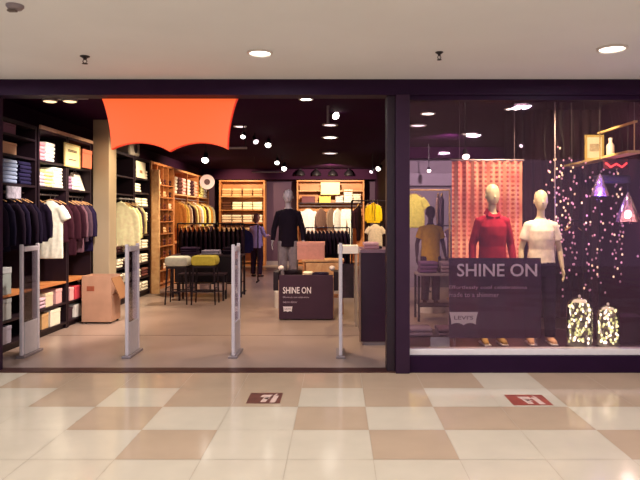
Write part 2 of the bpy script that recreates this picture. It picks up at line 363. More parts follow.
# ---------------------------------------------------------------- garments
def gmesh(kind, w=.22, L=.68, d=.055):
    b = MB()
    if kind in ('tee', 'long', 'jacket'):
        b.zloft([(-.06-L, 0, 0, w*1.02, d*.9), (-.06-L*.8, 0, 0, w, d), (-.06-L*.45, 0, 0, w*.97, d*1.1), (-.28, 0, 0, w*.98, d*1.1), (-.17, 0, 0, w*.92, d), (-.11, 0, 0, w*.62, d*.75), (-.075, 0, 0, w*.33, d*.6), (-.055, 0, 0, w*.28, d*.6)], 24)
        for s in (-1, 1):
            if kind == 'tee': b.tube([(s*w*.66, 0, -.15), (s*w*1.0, 0, -.24), (s*w*1.22, 0, -.34)], [.065, .075, .08], 12, (0, 1, 0), 1.0)
            else: b.tube([(s*w*.66, 0, -.155), (s*w*.98, .005, -.26), (s*w*1.1, .01, -.46), (s*w*1.14, -.005, -.66)], [.06, .062, .054, .042], 12, (0, 1, 0), 1.0)
        if kind == 'jacket': b.tube([(-w*.34, -.02, -.10), (-w*.2, -.035, -.055), (0, -.04, -.04), (w*.2, -.035, -.055), (w*.34, -.02, -.10)], [.02, .028, .03, .028, .02], 8)
    elif kind == 'pants':
        b.zloft([(-.34, 0, 0, w*.84, d), (-.2, 0, 0, w*.8, d), (-.06, 0, 0, w*.72, d*.8)], 20)
        for s in (-1, 1): b.tube([(s*w*.42, 0, -.25), (s*w*.46, 0, -.6), (s*w*.48, 0, -.06-L)], [w*.42, w*.38, w*.34], 14, (1, 0, 0), .34)
    return baked(b, 'garment_'+kind, .014, 3, .006)
G = {'tee': gmesh('tee'), 'long': gmesh('long'), 'jacket': gmesh('jacket', .23, .66, .065), 'pants': gmesh('pants', .2, 1.0), 'dress': gmesh('long', .2, .86, .05), 'longtee': gmesh('tee', .19, .84)}
def hanger_mesh():
    b = MB(); b.tube([(-.17, 0, -.135), (-.09, 0, -.095), (0, 0, -.07), (.09, 0, -.095), (.17, 0, -.135)], [.009, .012, .013, .012, .009], 8, (0, 1, 0), .7)
    return b.mesh('hanger', True)
HM = hanger_mesh()
hb = MB(); hb.tube([(0, 0, -.07), (0, 0, -.024)]+[(.023*math.sin(a), 0, .004-.023*math.cos(a)) for a in (0.6, 1.3, 2.0, 2.8, 3.6, 4.3)], .0028, 6); HK = hb.mesh('hook', True)
M_hwood = mat('pale_wood_hanger', '#C89868', .5, var=.08)
M_hmet = mat('hanger_hook_metal', '#A8A0A0', .3, .8, var=0)
FAB = {}
def fab(hexc):
    return FAB.setdefault(hexc, mat('cloth_'+hexc[1:].lower(), hexc, .9, var=.12, scale=18, bump=.08, spec=.15))
def hang(kind, name, loc, hexc, label, cat, hlabel=None, rz=0, group=None, s=1.0, hgroup=None, hr=0):
    o = link(name, G[kind], fab(hexc), None, (loc[0], loc[1], loc[2]-.03), rz); o.scale = (s, .55, s); tag(o, label, cat, group)
    if hlabel:
        h = thing('clothes_hanger', hlabel, 'hanger', loc, rz, hgroup)
        link('bar', HM, M_hwood, h); link('hook', HK, M_hmet, h, rz=hr)
    return o

# folded clothes
FM = {}
def fold_mesh(w, d, h):       # front edge (+x) is the rounded fold
    k = (round(w, 2), round(d, 2), round(h, 3))
    if k not in FM:
        b = MB(); n = 7; prof = []
        for i in range(n+1): a = -PI/2+PI*i/n; prof.append((d/2-h/2+math.cos(a)*h/2, h/2+math.sin(a)*h/2))
        prof += [(-d/2+h*.2, h), (-d/2, h*.8), (-d/2, h*.52), (-d/2+.02, h*.5), (-d/2, h*.48), (-d/2, h*.2), (-d/2+h*.2, 0)]
        rows = []
        for t, sc in ((-1, .86), (-.94, 1), (-.4, 1.02), (.4, 1.02), (.94, 1), (1, .86)):
            rows.append([b.bm.verts.new((x*(1 if sc >= 1 else .97), t*w/2, h/2+(z-h/2)*sc)) for x, z in prof])
        b.skin(rows); FM[k] = b.mesh('folded', True)
    return FM[k]
def stack(cx, cy, z, cols, what, where, w=.28, d=.32, h=.045, rz=0, name='folded_shirt', cat='folded clothes'):
    n = len(cols)
    for i, c in enumerate(cols):
        pos = '' if n == 1 else 'topmost in pile ' if i == n-1 else 'lowest in pile ' if i == 0 else f'{ORD[i]} in pile '
        lab = f'{what} {pos}{where}'
        o = link(name, fold_mesh(w, d, h), fab(c), None, (cx+random.uniform(-.008, .008), cy+random.uniform(-.008, .008), z+.0015+i*(h+.0012)), rz+random.uniform(-.03, .03))
        tag(o, lab, cat)
    return z+n*(h+.0012)

# ---------------------------------------------------------------- shelving
def shelf_unit(label, loc, rz, L, D, H, shelves, m, ms=None, rail=None, side=.04, dividers=(), top=True, name='shelving_unit', back=True, mtop=None):
    """front faces local +x, runs along local y; shelves = [(z, y0, y1, material)]"""
    t = thing(name, label, 'shelving', loc, rz)
    for y in (0, L-side): MB().box(0, D, y, y+side, 0, H, .003).build('side_panel', m, t)
    if back: MB().box(0, .018, side, L-side, .02, H).build('back_panel', m, t)
    if top: MB().box(.02, D, side, L-side, H-.05, H, .003).build('top_panel', mtop or m, t)
    MB().box(.03, D-.04, side, L-side, 0, .07).build('plinth', m, t)
    for y in dividers: MB().box(.02, D-.01, y-.012, y+.012, .07, H-.051).build('divider', m, t)
    for z, a, b, mm in shelves: MB().box(.02, D+.0, max(a, side), min(b, L-side), z-.03, z, .002).build('shelf', mm or m, t)
    for z, a, b, xr in (rail or []):
        r = MB().tube([(xr, a, z), (xr, b, z)], .012, 10, (0, 0, 1)).build('hanging_rail', M_grey, t)
        for y in (a+.03, b-.03): MB().tube([(.02, y, z), (xr-.012, y, z)], .008, 8, (0, 0, 1)).build('bracket', M_grey, r)
    return t
LX = -4.64; D = .5
# nearest bay, mostly behind the left jamb
shelf_unit('black shelving bay nearest the front at the left wall', (LX, 7.1, 0), 0, 1.45, D, 2.95, [(.1, 0, 9, None), (.40, 0, 9, None), (.72, 0, 9, M_owood), (2.13, 0, 9, None), (2.5, 0, 9, None), (2.76, 0, 9, None)], M_black, rail=[(2.03, .05, 1.4, .34)])
shelf_unit('black shelving bay holding the white shirt, beside the left gate', (LX, 8.60, 0), 0, .92, D, 2.95, [(.1, 0, 9, None), (.40, 0, 9, None), (.72, 0, 9, M_owood), (2.13, 0, 9, None), (2.5, 0, 9, None)], M_black, rail=[(2.03, .05, .87, .38)], mtop=M_dwood)
shelf_unit('black shelving bay touching the beige column', (LX, 9.53, 0), 0, .92, D, 2.95, [(.1, 0, 9, None), (.40, 0, 9, None), (.72, 0, 9, M_owood), (2.13, 0, 9, None), (2.5, 0, 9, None)], M_black, rail=[(2.03, .05, .87, .38)], mtop=M_dwood)
for y0, l, lb in ((8.6, .92, 'over the white shirt bay'), (9.53, .92, 'over the bay touching the beige column')):
    o = MB().box(-.03, 0, 0, l, 0, .05, .004).build('light_strip', mat('warm_edge_wood', '#C8A088', .5, var=.1), None, (LX+D+.035, y0, 2.93)); tag(o, 'thin pale wooden edge strip '+lb, 'trim strip')
XS = LX+.30
def garment_row(bay, items, rail_x, z, n0='from the front'):
    for i, (y, kind, name, hexc, what, s) in enumerate(items):
        hang(kind, name, (rail_x+(i % 2)*.006, y, z), hexc, f'{what} hanging {ORD[i]} {n0} in the {bay}', 'garment', f'wooden hanger {ORD[i]} {n0} in the {bay}', 0, None, s)
garment_row('nearest black bay', [(7.35, 'jacket', 'jacket', '#140A20', 'dark navy jacket', 1.05), (7.55, 'jacket', 'jacket', '#180C1C', 'dark plum jacket', 1.0), (7.75, 'long', 'sweater', '#120A20', 'dark navy sweater', 1.0), (7.95, 'jacket', 'jacket', '#1A0C1C', 'dark plum jacket', 1.0), (8.12, 'long', 'sweater', '#140A22', 'dark navy sweater', 1.0), (8.3, 'jacket', 'jacket', '#180A1A', 'dark plum jacket', 1.0), (8.42, 'jacket', 'jacket', '#140A20', 'dark navy jacket', 1.0)], LX+.34, 2.03)
garment_row('white shirt bay', [(8.70, 'jacket', 'jacket', '#160A20', 'dark navy jacket', .9), (9.2, 'longtee', 'shirt', '#F4F0DE', 'white short sleeved shirt', 1.02), (9.36, 'jacket', 'jacket', '#341420', 'maroon jacket', .95)], LX+.38, 2.03)
garment_row('bay touching the column', [(9.68, 'dress', 'coat', '#341420', 'maroon long coat', .98), (9.82, 'jacket', 'jacket', '#2C0F1C', 'dark maroon jacket', .95), (9.98, 'dress', 'shirt', '#6A4A56', 'long dusty pink shirt', .95), (10.1, 'long', 'shirt', '#4A3644', 'mauve grey shirt', .95), (10.22, 'jacket', 'jacket', '#1E1230', 'dark violet jacket', .95), (10.34, 'dress', 'coat', '#1A1030', 'dark navy coat', .95)], LX+.38, 2.03)
# low dark jeans hanging below rail level: folded piles on the wooden shelves
XF = LX+.31
def pbox(name, label, loc, size, hexc, cat='box', lidhex=None, rz=0, rough=.6):
    w_, d_, h_ = size; t = thing(name, label, cat, (loc[0], loc[1], loc[2]+.0015), rz)
    MB().box(-w_/2, w_/2, -d_/2, d_/2, 0, h_*.78, .004).build('body', mat('box_'+hexc[1:], hexc, rough, var=.08), t)
    MB().box(-w_/2-.004, w_/2+.004, -d_/2-.004, d_/2+.004, h_*.785, h_, .004).build('lid', mat('box_'+(lidhex or hexc)[1:], lidhex or hexc, rough, var=.08), t)
    return t
# nearest bay contents
pbox('storage_box', 'plum storage box on the top shelf of the nearest black bay', (XF, 7.88, 2.76), (.34, .3, .13), '#6B4458')
pbox('storage_box', 'tan storage box on the upper shelf of the nearest black bay', (XF, 7.88, 2.5), (.34, .34, .15), '#C49A78')
stack(XF, 7.9, 2.13, ['#8C98B4', '#93A0BC', '#8A96B0', '#98A6C0', '#8E9CB6', '#9CA8C0'], 'pale blue folded jeans', 'in the nearest black bay', .34, .36, .05, name='folded_jeans')
stack(XF, 8.28, 2.13, ['#1C1838', '#1A1534', '#1E183A', '#1B1636', '#1D1738', '#1A1534'], 'navy folded jeans', 'beside the pale blue jeans', .3, .36, .05, name='folded_jeans')
t = thing('folded_blanket', 'grey checked folded blanket hanging under the pale blue jeans', 'blanket', (LX+.505, 7.9, 1.93)); 
MB().box(0, .03, -.17, .17, 0, .16, .012).build('fabric', mat('grey_check', '#9A94A0', .9, var=.5, scale=22), t)
pbox('storage_box', 'pale grey box with lid on the wooden shelf of the nearest bay', (XF, 7.75, .72), (.34, .34, .34), '#98A09C', lidhex='#AEB0B0')
pbox('storage_box', 'pale grey box on the middle low shelf of the nearest bay', (XF, 7.75, .40), (.34, .34, .27), '#9EA0A0')
pbox('storage_box', 'pale lilac box on the bottom shelf of the nearest bay', (XF, 7.75, .10), (.34, .34, .22), '#A49CAE')
# white shirt bay
stack(XF, 8.76, 2.5, ['#D0909C', '#D89AA4', '#CE8C98', '#DA9EA6', '#D49098'], 'pink folded tee', 'on the top shelf of the white shirt bay', .2, .34, .05)
stack(XF, 9.02, 2.5, ['#F0EAE0', '#F4EEE6', '#EEE8DE', '#F4F0E8', '#F0EAE0'], 'white folded tee', 'on the top shelf of the white shirt bay', .26, .34, .055)
stack(XF, 8.745, 2.13, ['#C8B8C0', '#B8A8B8', '#D0C0C8', '#C0B0BA'], 'lilac folded tee', 'in the white shirt bay', .18, .34, .05)
stack(XF, 8.98, 2.13, ['#E8DCA0', '#ECE0A8', '#E4D898', '#E8DC9C', '#ECE0A8'], 'pale yellow folded tee', 'in the white shirt bay', .26, .34, .05)
stack(XF, 9.28, 2.13, ['#F4F0E4', '#F0ECE0', '#F4F0E6', '#F2EEE2', '#F4F0E6', '#F0ECE0'], 'white folded tee', 'on the middle shelf of the white shirt bay', .27, .34, .05)
stack(XF, 8.76, .40, ['#C8A8B8', '#B898A8', '#C8A8B4'], 'mauve folded knit', 'on the low shelf of the white shirt bay', .2, .34, .05)
pbox('storage_box', 'cream box on the low shelf of the white shirt bay', (XF, 8.99, .40), (.32, .23, .20), '#E0D0B0')
pbox('storage_box', 'pale pink box beside the cream box on the low shelf', (XF, 9.32, .40), (.3, .2, .22), '#DCA8A8')
pbox('storage_box', 'tan box on the bottom shelf of the white shirt bay', (XF, 8.86, .10), (.32, .2, .22), '#C8A070')
pbox('storage_box', 'large cream white box on the bottom shelf of the white shirt bay', (XF, 9.16, .10), (.34, .32, .24), '#EFE8D4')
# bay touching the column
t = thing('framed_sign', 'cream framed sign with two dark lines on the top shelf', 'sign', (LX+.515, 9.36, 2.47))
MB().box(0, .02, 0, .02, 0, .36).box(0, .02, .54, .56, 0, .36).box(0, .02, .021, .539, 0, .02).box(0, .02, .021, .539, .34, .36).build('frame', mat('brass_frame', '#D8B878', .4, .3, var=.05), t)
MB().box(.004, .012, .021, .539, .021, .339).build('card', mat('cream_card', '#F2E6B0', .6, var=.03), t)
q = MB()
for z, a, b in ((.235, .12, .44), (.255, .12, .44), (.11, .14, .42)): q.box(.0125, .014, a, b, z, z+.014)
q.build('print_line', mat('dark_print', '#5A4034', .6, var=0), t)
pbox('storage_box', 'salmon red box beside the cream framed sign', (XF+.1, 10.18, 2.5), (.26, .38, .30), '#D07058')
stack(XF, 9.68, 2.13, ['#8C6C88', '#9C7C94', '#80607C', '#94748C'], 'purple folded tee', 'in the bay touching the column', .16, .34, .05)
stack(XF, 9.93, 2.13, ['#EEE8E0', '#F2ECE4', '#EAE4DC', '#F0EAE2'], 'white folded tee', 'in the bay touching the column', .25, .34, .05)
t = thing('paper_bag', 'white paper carrier bag on the shelf next to the column', 'bag', (XF, 10.24, 2.13))
q = MB(); a = [q.bm.verts.new(p) for p in ((-.12, -.13, .001), (.12, -.13, .001), (.12, .13, .001), (-.12, .13, .001))]; c = [q.bm.verts.new(p) for p in ((-.02, -.11, .3), (.02, -.11, .3), (.02, .11, .3), (-.02, .11, .3))]
q.skin([a, c]); q.build('body', M_white, t)
MB().tube([(0, -.05, .3), (0, -.04, .335), (0, .04, .335), (0, .05, .3)], .004, 6).build('handle', M_white, t)
pbox('storage_box', 'small pale pink box nearest on the column bay low shelf', (XF+.05, 9.66, .40), (.3, .14, .2), '#D8A4A4')
pbox('storage_box', 'bright red box on the low shelf of the column bay', (XF+.05, 9.9, .40), (.3, .24, .2), '#C8404C')
t = thing('bottle', 'dark green bottle standing beside the bright red box', 'bottle', (XF+.1, 10.16, .40))
MB().lathe([(.04, .001), (.042, .01), (.042, .14), (.016, .19), (.016, .235)], n=16).build('body', mat('green_glass', '#304834', .2, var=.05), t, smooth=True)
MB().lathe([(.018, .236), (.018, .26)], n=12).build('cap', M_white, t)
pbox('storage_box', 'white box on the bottom shelf of the column bay', (XF, 10.06, .10), (.34, .36, .2), '#F2ECE4')
pbox('storage_box', 'dark box at the near end of the column bay bottom shelf', (XF, 9.7, .10), (.3, .2, .18), '#3A2430')

# cardboard bin in front of the column
t = thing('cardboard_bin', 'brown cardboard display box standing in front of the beige column', 'cardboard box', (-4.06, 9.86, 0))
W_, D_, H_ = .47, .42, .76
MB().box(0, W_, 0, .012, .03, H_).build('front_panel', M_carton, t)
MB().box(0, W_, D_-.012, D_, .03, H_).build('back_panel', M_carton, t)
MB().box(0, .012, .0121, D_-.0121, .03, H_).build('side_panel', M_carton, t)
MB().box(W_-.012, W_, .0121, D_-.0121, .03, .45).build('side_panel', M_carton, t)
MB().box(.0121, W_-.0121, .0121, D_-.0121, .03, .045).build('bottom_panel', M_carton2, t)
q = MB(); q.skin([[q.bm.verts.new(p) for p in ((W_+.002, y, .73), (W_+.15, y, .40), (W_+.14, y, .385), (W_+.002, y, .71))] for y in (.0, D_)]); q.build('open_flap', M_carton2, t)
MB().box(.08, .2, -.002, 0, .52, .60).build('printed_mark', mat('carton_print', '#9A5038', .7, var=.2), t)
for x in (.04, W_-.04):
    for y in (.05, D_-.05): MB().lathe([(.018, 0), (.022, .01), (.022, .03)], (x, y, 0), 12).build('foot', M_blk, t)

# bays beyond the column
sh = [(.12, 0, 9, None), (.42, 0, 9, None), (.72, 0, 9, None), (1.02, 0, 9, None)]
shelf_unit('black shelving bay with the cream shirt just beyond the beige column', (LX, 11.6, 0), 0, 1.05, D, 2.95, sh+[(2.15, 0, 9, None), (2.5, 0, 9, None)], M_black, rail=[(2.05, .05, 1.0, .54)])
shelf_unit('black shelving bay of white stacks left of the orange wooden post', (LX, 12.68, 0), 0, 1.05, D, 2.95, [(.12+.3*i, 0, 9, None) for i in range(9)], M_black)
garment_row('bay beyond the column', [(11.78, 'jacket', 'shirt', '#FFF2CC', 'cream yellow shirt', 1.2), (12.0, 'long', 'shirt', '#F2E2A8', 'pale yellow shirt', 1.12), (12.2, 'jacket', 'jacket', '#4A3040', 'dark plum jacket', 1), (12.4, 'long', 'shirt', '#DCC890', 'straw coloured shirt', 1)], LX+.54, 2.05)
LV = ['bottom', 'second', 'third', 'fourth', 'fifth', 'sixth', 'seventh', 'eighth', 'ninth']
for k, z in enumerate((.12, .42, .72, 1.02)):
    for i, y in enumerate((11.86, 12.32)):
        stack(XF, y, z, [['#F2E8D8', '#EADFC8', '#F0E6D4'], ['#4A2C30', '#5A3A3C', '#EFE4D2']][(i+k) % 2][:3], 'cream folded tee' if (i+k) % 2 == 0 else 'mixed folded knit', f'at {"near" if i == 0 else "far"} end of the {LV[k]} shelf beyond the column', .34, .36, .055)
for k in range(9):
    z = .12+.3*k; dk = k % 3 == 1
    for i, y in enumerate((12.94, 13.42)):
        if k == 7 and i == 1: continue
        stack(XF, y, z, ['#F4E8D4', '#EEE2CC', '#F2E6D2'] if not (dk and i) else ['#6A3A34', '#5A2E30', '#70443C'], 'white folded tee' if not (dk and i) else 'brown folded tee', f'at the {"near" if i == 0 else "far"} end of the {LV[k]} white stack shelf', .38, .36, .06)
t = thing('picture_card', 'pale card with brown drawing leaning high on the shelves by the post', 'card', (LX+.51, 12.72, 2.52), 0)
MB().box(0, .012, 0, .62, 0, .34, .003).build('board', mat('pale_card', '#EAD8B8', .6, var=.05), t)
MB().box(.0121, .0135, .22, .4, .1, .16).build('drawing', mat('brown_ink', '#A07050', .6, var=.2), t)
t = thing('loudspeaker', 'cream rounded box on top of the shelves under the orange sign', 'speaker', (LX+.3, 12.75, 2.952))
MB().box(-.16, .2, -.3, .3, 0, .3, .05).build('cabinet', mat('cream_plastic', '#A8988A', .5, var=.06), t)
MB().lathe([(.09, 0), (.09, .012), (.05, .004)], n=20).build('cone', M_blk, t); t.children[-1].rotation_euler = (0, PI/2, 0); t.children[-1].location = (.2, 0, .15)

# orange wooden cubby unit
shelf_unit('tall orange wooden cubby unit on the left wall', (LX, 13.76, 0), 0, 1.9, .52, 2.95, [(.15+.29*i, 0, 9, M_owood) for i in range(9)], M_owood, side=.07, dividers=(.5, .97, 1.44), name='cubby_unit')
o = MB().box(0, .17, 0, .1, 0, 2.75, .008).build('wooden_post', M_owood2, None, (LX+.535, 13.7, 0)); tag(o, 'upright orange wooden post at the corner of the cubby unit', 'post')
for k in range(1, 9):
    z = .15+.29*k
    for i, y in enumerate((.29, .74, 1.2, 1.65)):
        c = random.choice(['#3A1A20', '#4A2228', '#2C1420', '#F0DCC0', '#6A3028', '#E8C898'])
        nm = {'#3A1A20': 'dark brown', '#4A2228': 'maroon', '#2C1420': 'near black', '#F0DCC0': 'cream', '#6A3028': 'rust brown', '#E8C898': 'sand coloured'}[c]
        stack(LX+.3, 13.76+y, z, [c, c], f'{nm} folded jeans', f'in cubby {["one","two","three","four"][i]} from the post, {LV[k]} row', .33, .36, .07, name='folded_jeans')
# wooden wardrobe unit further back with yellow clothes
shelf_unit('long wooden wall unit with yellow clothes at the back left', (LX, 15.75, 0), 0, 4.3, .5, 2.95, [(.12, 0, 9, M_owood), (2.3, 0, 9, M_owood2), (1.05, 0, 9, M_owood)], M_owood, rail=[(2.18, .1, 4.2, .44)], side=.07, dividers=(1.45, 2.85))
cl = [('#B07038', 'brown'), ('#E8C060', 'yellow'), ('#DCC0B0', 'dusty beige'), ('#3A1A20', 'dark maroon'), ('#F0D890', 'pale yellow'), ('#C89860', 'amber'), ('#EADCD0', 'cream'), ('#E8CC60', 'golden'), ('#40241C', 'dark brown'), ('#F0DC90', 'straw yellow'), ('#D89840', 'ochre'), ('#F0E0B0', 'pale cream')]
garment_row('back left wall unit', [(16.0+.345*i, ('jacket', 'long')[i % 2], 'jacket' if i % 2 == 0 else 'shirt', c, f'{n} {"jacket" if i % 2 == 0 else "shirt"}', 1) for i, (c, n) in enumerate(cl)], LX+.46, 2.18)
tops = [('#EAD8C8', 'cream'), ('#5A3030', 'maroon'), ('#E0A8A0', 'pink'), ('#E8D0C0', 'pale peach'), ('#402028', 'dark plum'), ('#D8A890', 'salmon'), ('#F0D870', 'yellow'), ('#F4E8A0', 'pale yellow'), ('#E8DCD0', 'off white')]
for i, (c, n) in enumerate(tops): stack(LX+.3, 16.05+.46*i+(.04 if i > 2 else 0)-(.0 if i < 6 else .02), 2.3, [c]*5, f'{n} folded sweater', 'over the back left rail', .34, .34, .09, name='folded_sweater')
t = thing('round_sign', 'round pale sign with dark centre high at the back left', 'sign', (LX+.75, 18.6, 2.75), 0)
o = MB().lathe([(.09, .0), (.22, .0), (.22, .04), (.09, .04)], n=32, cap=False).build('ring', mat('round_sign_pale', '#D8C0C4', .5, var=.05), t, smooth=True); o.rotation_euler = (PI/2, 0, 0)
o = MB().lathe([(.09, .005), (.09, .03)], n=24).build('centre', mat('round_sign_dark', '#5A4448', .5, var=.1), t); o.rotation_euler = (PI/2, 0, 0)
MB().tube([(-.22, 0, 0), (-.2595, 0, 0)], .015, 8, (0, 0, 1)).build('bracket', M_blk, t)

# ---------------------------------------------------------------- back wall units (front faces the camera)
RZ = -PI/2
t = shelf_unit('lit wooden shelf unit on the back wall at the left', (-4.1, 21.98, 0), RZ, 1.6, .45, 2.98, [(.15, 0, 9, None), (.6, 0, 9, None), (1.05, 0, 9, None), (1.5, 0, 9, None), (1.95, 0, 9, None), (2.42, 0, 9, M_owood2)], M_owood, side=.06, dividers=())
xb = -4.1
for k, (z, c, nm) in enumerate(((1.95, ['#F8F0D8', '#F4ECD4', '#F8F2E0'], 'white'), (1.5, ['#F0DCC8', '#E8D0B8', '#F2E4D4'], 'cream'), (1.05, ['#E0BCA0', '#C8A088', '#DAB498'], 'tan'), (2.42, ['#D8B088', '#C89870', '#E0BC94'], 'beige'))):
    for i in range(4):
        cc = c if not (k == 0 and i == 0) else ['#5A3428']*3
        n2 = nm if not (k == 0 and i == 0) else 'brown'
        stack(xb+.255+i*.362, 21.75, z, cc, f'{n2} folded tee', f'{ORD[i]} along the {["upper", "middle", "lower", "top"][k]} lit back shelf', .32, .34, .09, rz=RZ)
t = shelf_unit('wide wooden shelf unit on the back wall at the centre', (-1.4, 21.98, 0), RZ, 2.35, .45, 2.98, [(.15, 0, 9, None), (2.2, 0, 9, M_dwood), (2.62, 0, 9, M_owood2)], M_owood, side=.05, rail=[(2.08, .08, 2.27, .5)])
pbox('storage_box', 'long tan box on the top centre back shelf at left', (-.95, 21.75, 2.62), (.7, .3, .2), '#B8805A')
t = thing('lit_panel', 'pale yellow sign panel at the top centre of the back shelves', 'sign', (-.23, 21.46, 2.48))
MB().box(-.33, .33, -.04, 0, 0, .42, .006).build('panel', mat('pale_yellow_panel', '#FFE6A0', .5, var=.04), t)
MB().box(-.35, .35, -.01, .01, -.02, -.001).build('ledge', M_owood, t)
pbox('storage_box', 'bright yellow box standing on the centre back shelf', (-.42, 21.75, 2.2), (.4, .3, .24), '#F0D060')
pbox('storage_box', 'brown box at the left of the centre back shelf', (-1.0, 21.75, 2.2), (.45, .3, .22), '#6A3038')
stack(.08, 21.75, 2.2, ['#E8DCD8', '#E0D4D0', '#EAE0DC'], 'pale grey folded tee', 'third along the centre back shelf', .26, .3, .08, rz=RZ)
stack(.40, 21.75, 2.2, ['#FFF6E0', '#F8F0DA', '#FFF6E0', '#F8F0DA', '#FFF6E0', '#F8F0DA'], 'white folded tee', 'tallest on the centre back shelf', .3, .3, .075, rz=RZ)
stack(.70, 21.75, 2.2, ['#F0DCC8', '#E8D0BC', '#F0DCC8', '#EAD4C0'], 'cream folded tee', 'at the right end of the centre back shelf', .26, .3, .075, rz=RZ)
gr = [(-1.0, 'tee', '#FFE8E0', 'pale pink tee', 1.25), (-.55, 'long', '#7A5A50', 'brown shirt', 1.0), (-.2, 'dress', '#8A7060', 'taupe long shirt', 1.0), (.02, 'dress', '#F4ECE4', 'white long shirt', .95), (.34, 'pants', '#F4EEE0', 'pair of white trousers', 1.3), (.66, 'long', '#40202A', 'dark maroon shirt', 1.0)]
for i, (x, k, c, nm, s) in enumerate(gr):
    hang(k, 'shirt' if k != 'pants' else 'trousers', (x, 21.46, 2.08), c, f'{nm} hanging on the rail of the centre back unit', 'garment', f'hanger of the {nm} on the centre back rail', 0 if k in ('tee', 'pants') else .95, None, s, None, PI/2 if k in ('tee', 'pants') else 0)
for i in range(4):
    t = thing('dome_lamp', f'dark dome wall lamp above the back shelves, {ORD[i]} from the left', 'lamp', (-1.25+i*.55, 21.2, 3.22))
    MB().lathe([(.03, .1), (.08, .07), (.15, -.02), (.16, -.1)], n=18).build('shade', M_blk, t, smooth=True); MB().tube([(0, 0, .1), (0, 0, .13)], .02, 8).build('stem', M_blk, t)

# ---------------------------------------------------------------- dark rack, tables at centre left
def rack(label, c, w, h, m=M_black, depth=.5):
    t = thing('garment_rack', label, 'rack', c)
    for x in (-w/2, w/2):
        MB().tube([(x, 0, .03), (x, 0, h)], .018, 10).build('upright', m, t)
        MB().box(x-.02, x+.02, -depth/2, depth/2, 0, .03, .005).build('foot', m, t)
    MB().tube([(-w/2, 0, h), (w/2, 0, h)], .016, 10, (0, 0, 1)).build('hanging_bar', m, t); return t
def dense_rack(where, c, w, h, cols, n, kind='jacket', s=1):
    rack('black garment rack '+where, c, w, h)
    for i in range(n):
        x = c[0]-w/2+.08+(w-.16)*i/(n-1); hx, nm = cols[i % len(cols)]
        hang(kind, 'jacket', (x, c[1], h), hx, f'{nm} jacket, {ORD[i]} from left, {where}', 'garment', f'hanger {ORD[i]} from the left on the rack {where}', PI/2+.35, None, s)
DK = [('#1C0C18', 'black'), ('#241020', 'dark plum'), ('#180C18', 'charcoal'), ('#20101C', 'near black')]
dense_rack('behind the stools', (-2.85, 14.0, 0), 1.5, 1.55, DK, 14, 'dress', 1.06)
dense_rack('right of the blue jacket', (-1.0+.75, 16.2, 0), 1.15, 1.42, DK, 11, 'dress', 1.0)
# low dark display table behind the stools
def table(label, loc, w, d, h, mt, ml, name='display_table', th=.035, shelf=None):
    t = thing(name, label, 'table', loc)
    MB().box(-w/2, w/2, -d/2, d/2, h-th, h, .004).build('table_top', mt, t)
    for sx_ in (-1, 1):
        for sy_ in (-1, 1): MB().box(sx_*(w/2-.03)-.018, sx_*(w/2-.03)+.018, sy_*(d/2-.03)-.018, sy_*(d/2-.03)+.018, 0, h-th-.0005).build('leg', ml, t)
    if shelf: MB().box(-w/2+.055, w/2-.055, -d/2+.055, d/2-.055, shelf-.02, shelf).build('lower_shelf', ml, t)
    return t
t = table('dark low display table under the garment rack', (-2.75, 13.35, 0), 1.5, .55, .9, M_dwood, M_black, shelf=.3)
MB().box(-.69, .69, -.225, -.205, .32, .86, .004).build('front_panel', M_black, t)
stack(-3.15, 13.3, .9, ['#2A1830', '#241428', '#2E1C34'], 'dark folded jeans', 'at the left of the dark low table', .34, .34, .05, rz=RZ, name='folded_jeans')
stack(-2.7, 13.3, .9, ['#A8A0B4', '#9890A8'], 'pale lilac folded jeans', 'at the middle of the dark low table', .36, .34, .045, rz=RZ, name='folded_jeans')
stack(-2.25, 13.3, .9, ['#1C1020', '#201424', '#1C1020'], 'black folded jeans', 'at the right of the dark low table', .34, .34, .05, rz=RZ, name='folded_jeans')
# padded stools
def stool(label, loc, hexc, w=.48, h=.9):
    t = thing('padded_stool', label, 'stool', loc); d = .42
    q = MB().box(-w/2, w/2, -d/2, d/2, h-.2, h, .07); q.build('cushion', mat('stool_fabric_'+hexc[1:], hexc, .9, var=.07, scale=20, bump=.1), t, smooth=True)
    MB().box(-w/2+.03, w/2-.03, -d/2+.03, d/2-.03, h-.235, h-.2).build('seat_frame', M_black, t)
    for sx_ in (-1, 1):
        for sy_ in (-1, 1): MB().tube([(sx_*(w/2-.05), sy_*(d/2-.05), h-.236), (sx_*(w/2-.02), sy_*(d/2-.02), 0)], [.02, .015], 8).build('leg', M_black, t)
    for sy_ in (-1, 1): MB().tube([(-w/2+.055, sy_*(d/2-.03), .25), (w/2-.055, sy_*(d/2-.03), .25)], .01, 8, (0, 0, 1)).build('stretcher', M_black, t)
    for sx_ in (-1, 1): MB().tube([(sx_*(w/2-.03), -d/2+.055, .32), (sx_*(w/2-.03), d/2-.055, .32)], .01, 8, (0, 0, 1)).build('stretcher', M_black, t)
stool('tall stool with pale grey cushion beside the wooden cubbies', (-3.12, 12.2, 0), '#B8B4A8', .46, .93)
stool('tall stool with yellow green cushion in front of the dark rack', (-2.58, 12.15, 0), '#C8B848', .5, .95)
table('low dark nesting bench between the padded stools and the rack', (-2.75, 12.72, 0), .95, .36, .55, M_dwood, M_black, 'low_bench', shelf=.2)
for i, (x, c, nm) in enumerate(((-3.0, '#B89088', 'dusty pink'), (-2.7, '#A88880', 'mauve'), (-2.4, '#C0A098', 'pale pink'))):
    pbox('shoe_box', f'{nm} shoe box on the low shelf of the bench, {ORD[i]} from left', (x, 12.72, .2), (.2, .2, .14), c)

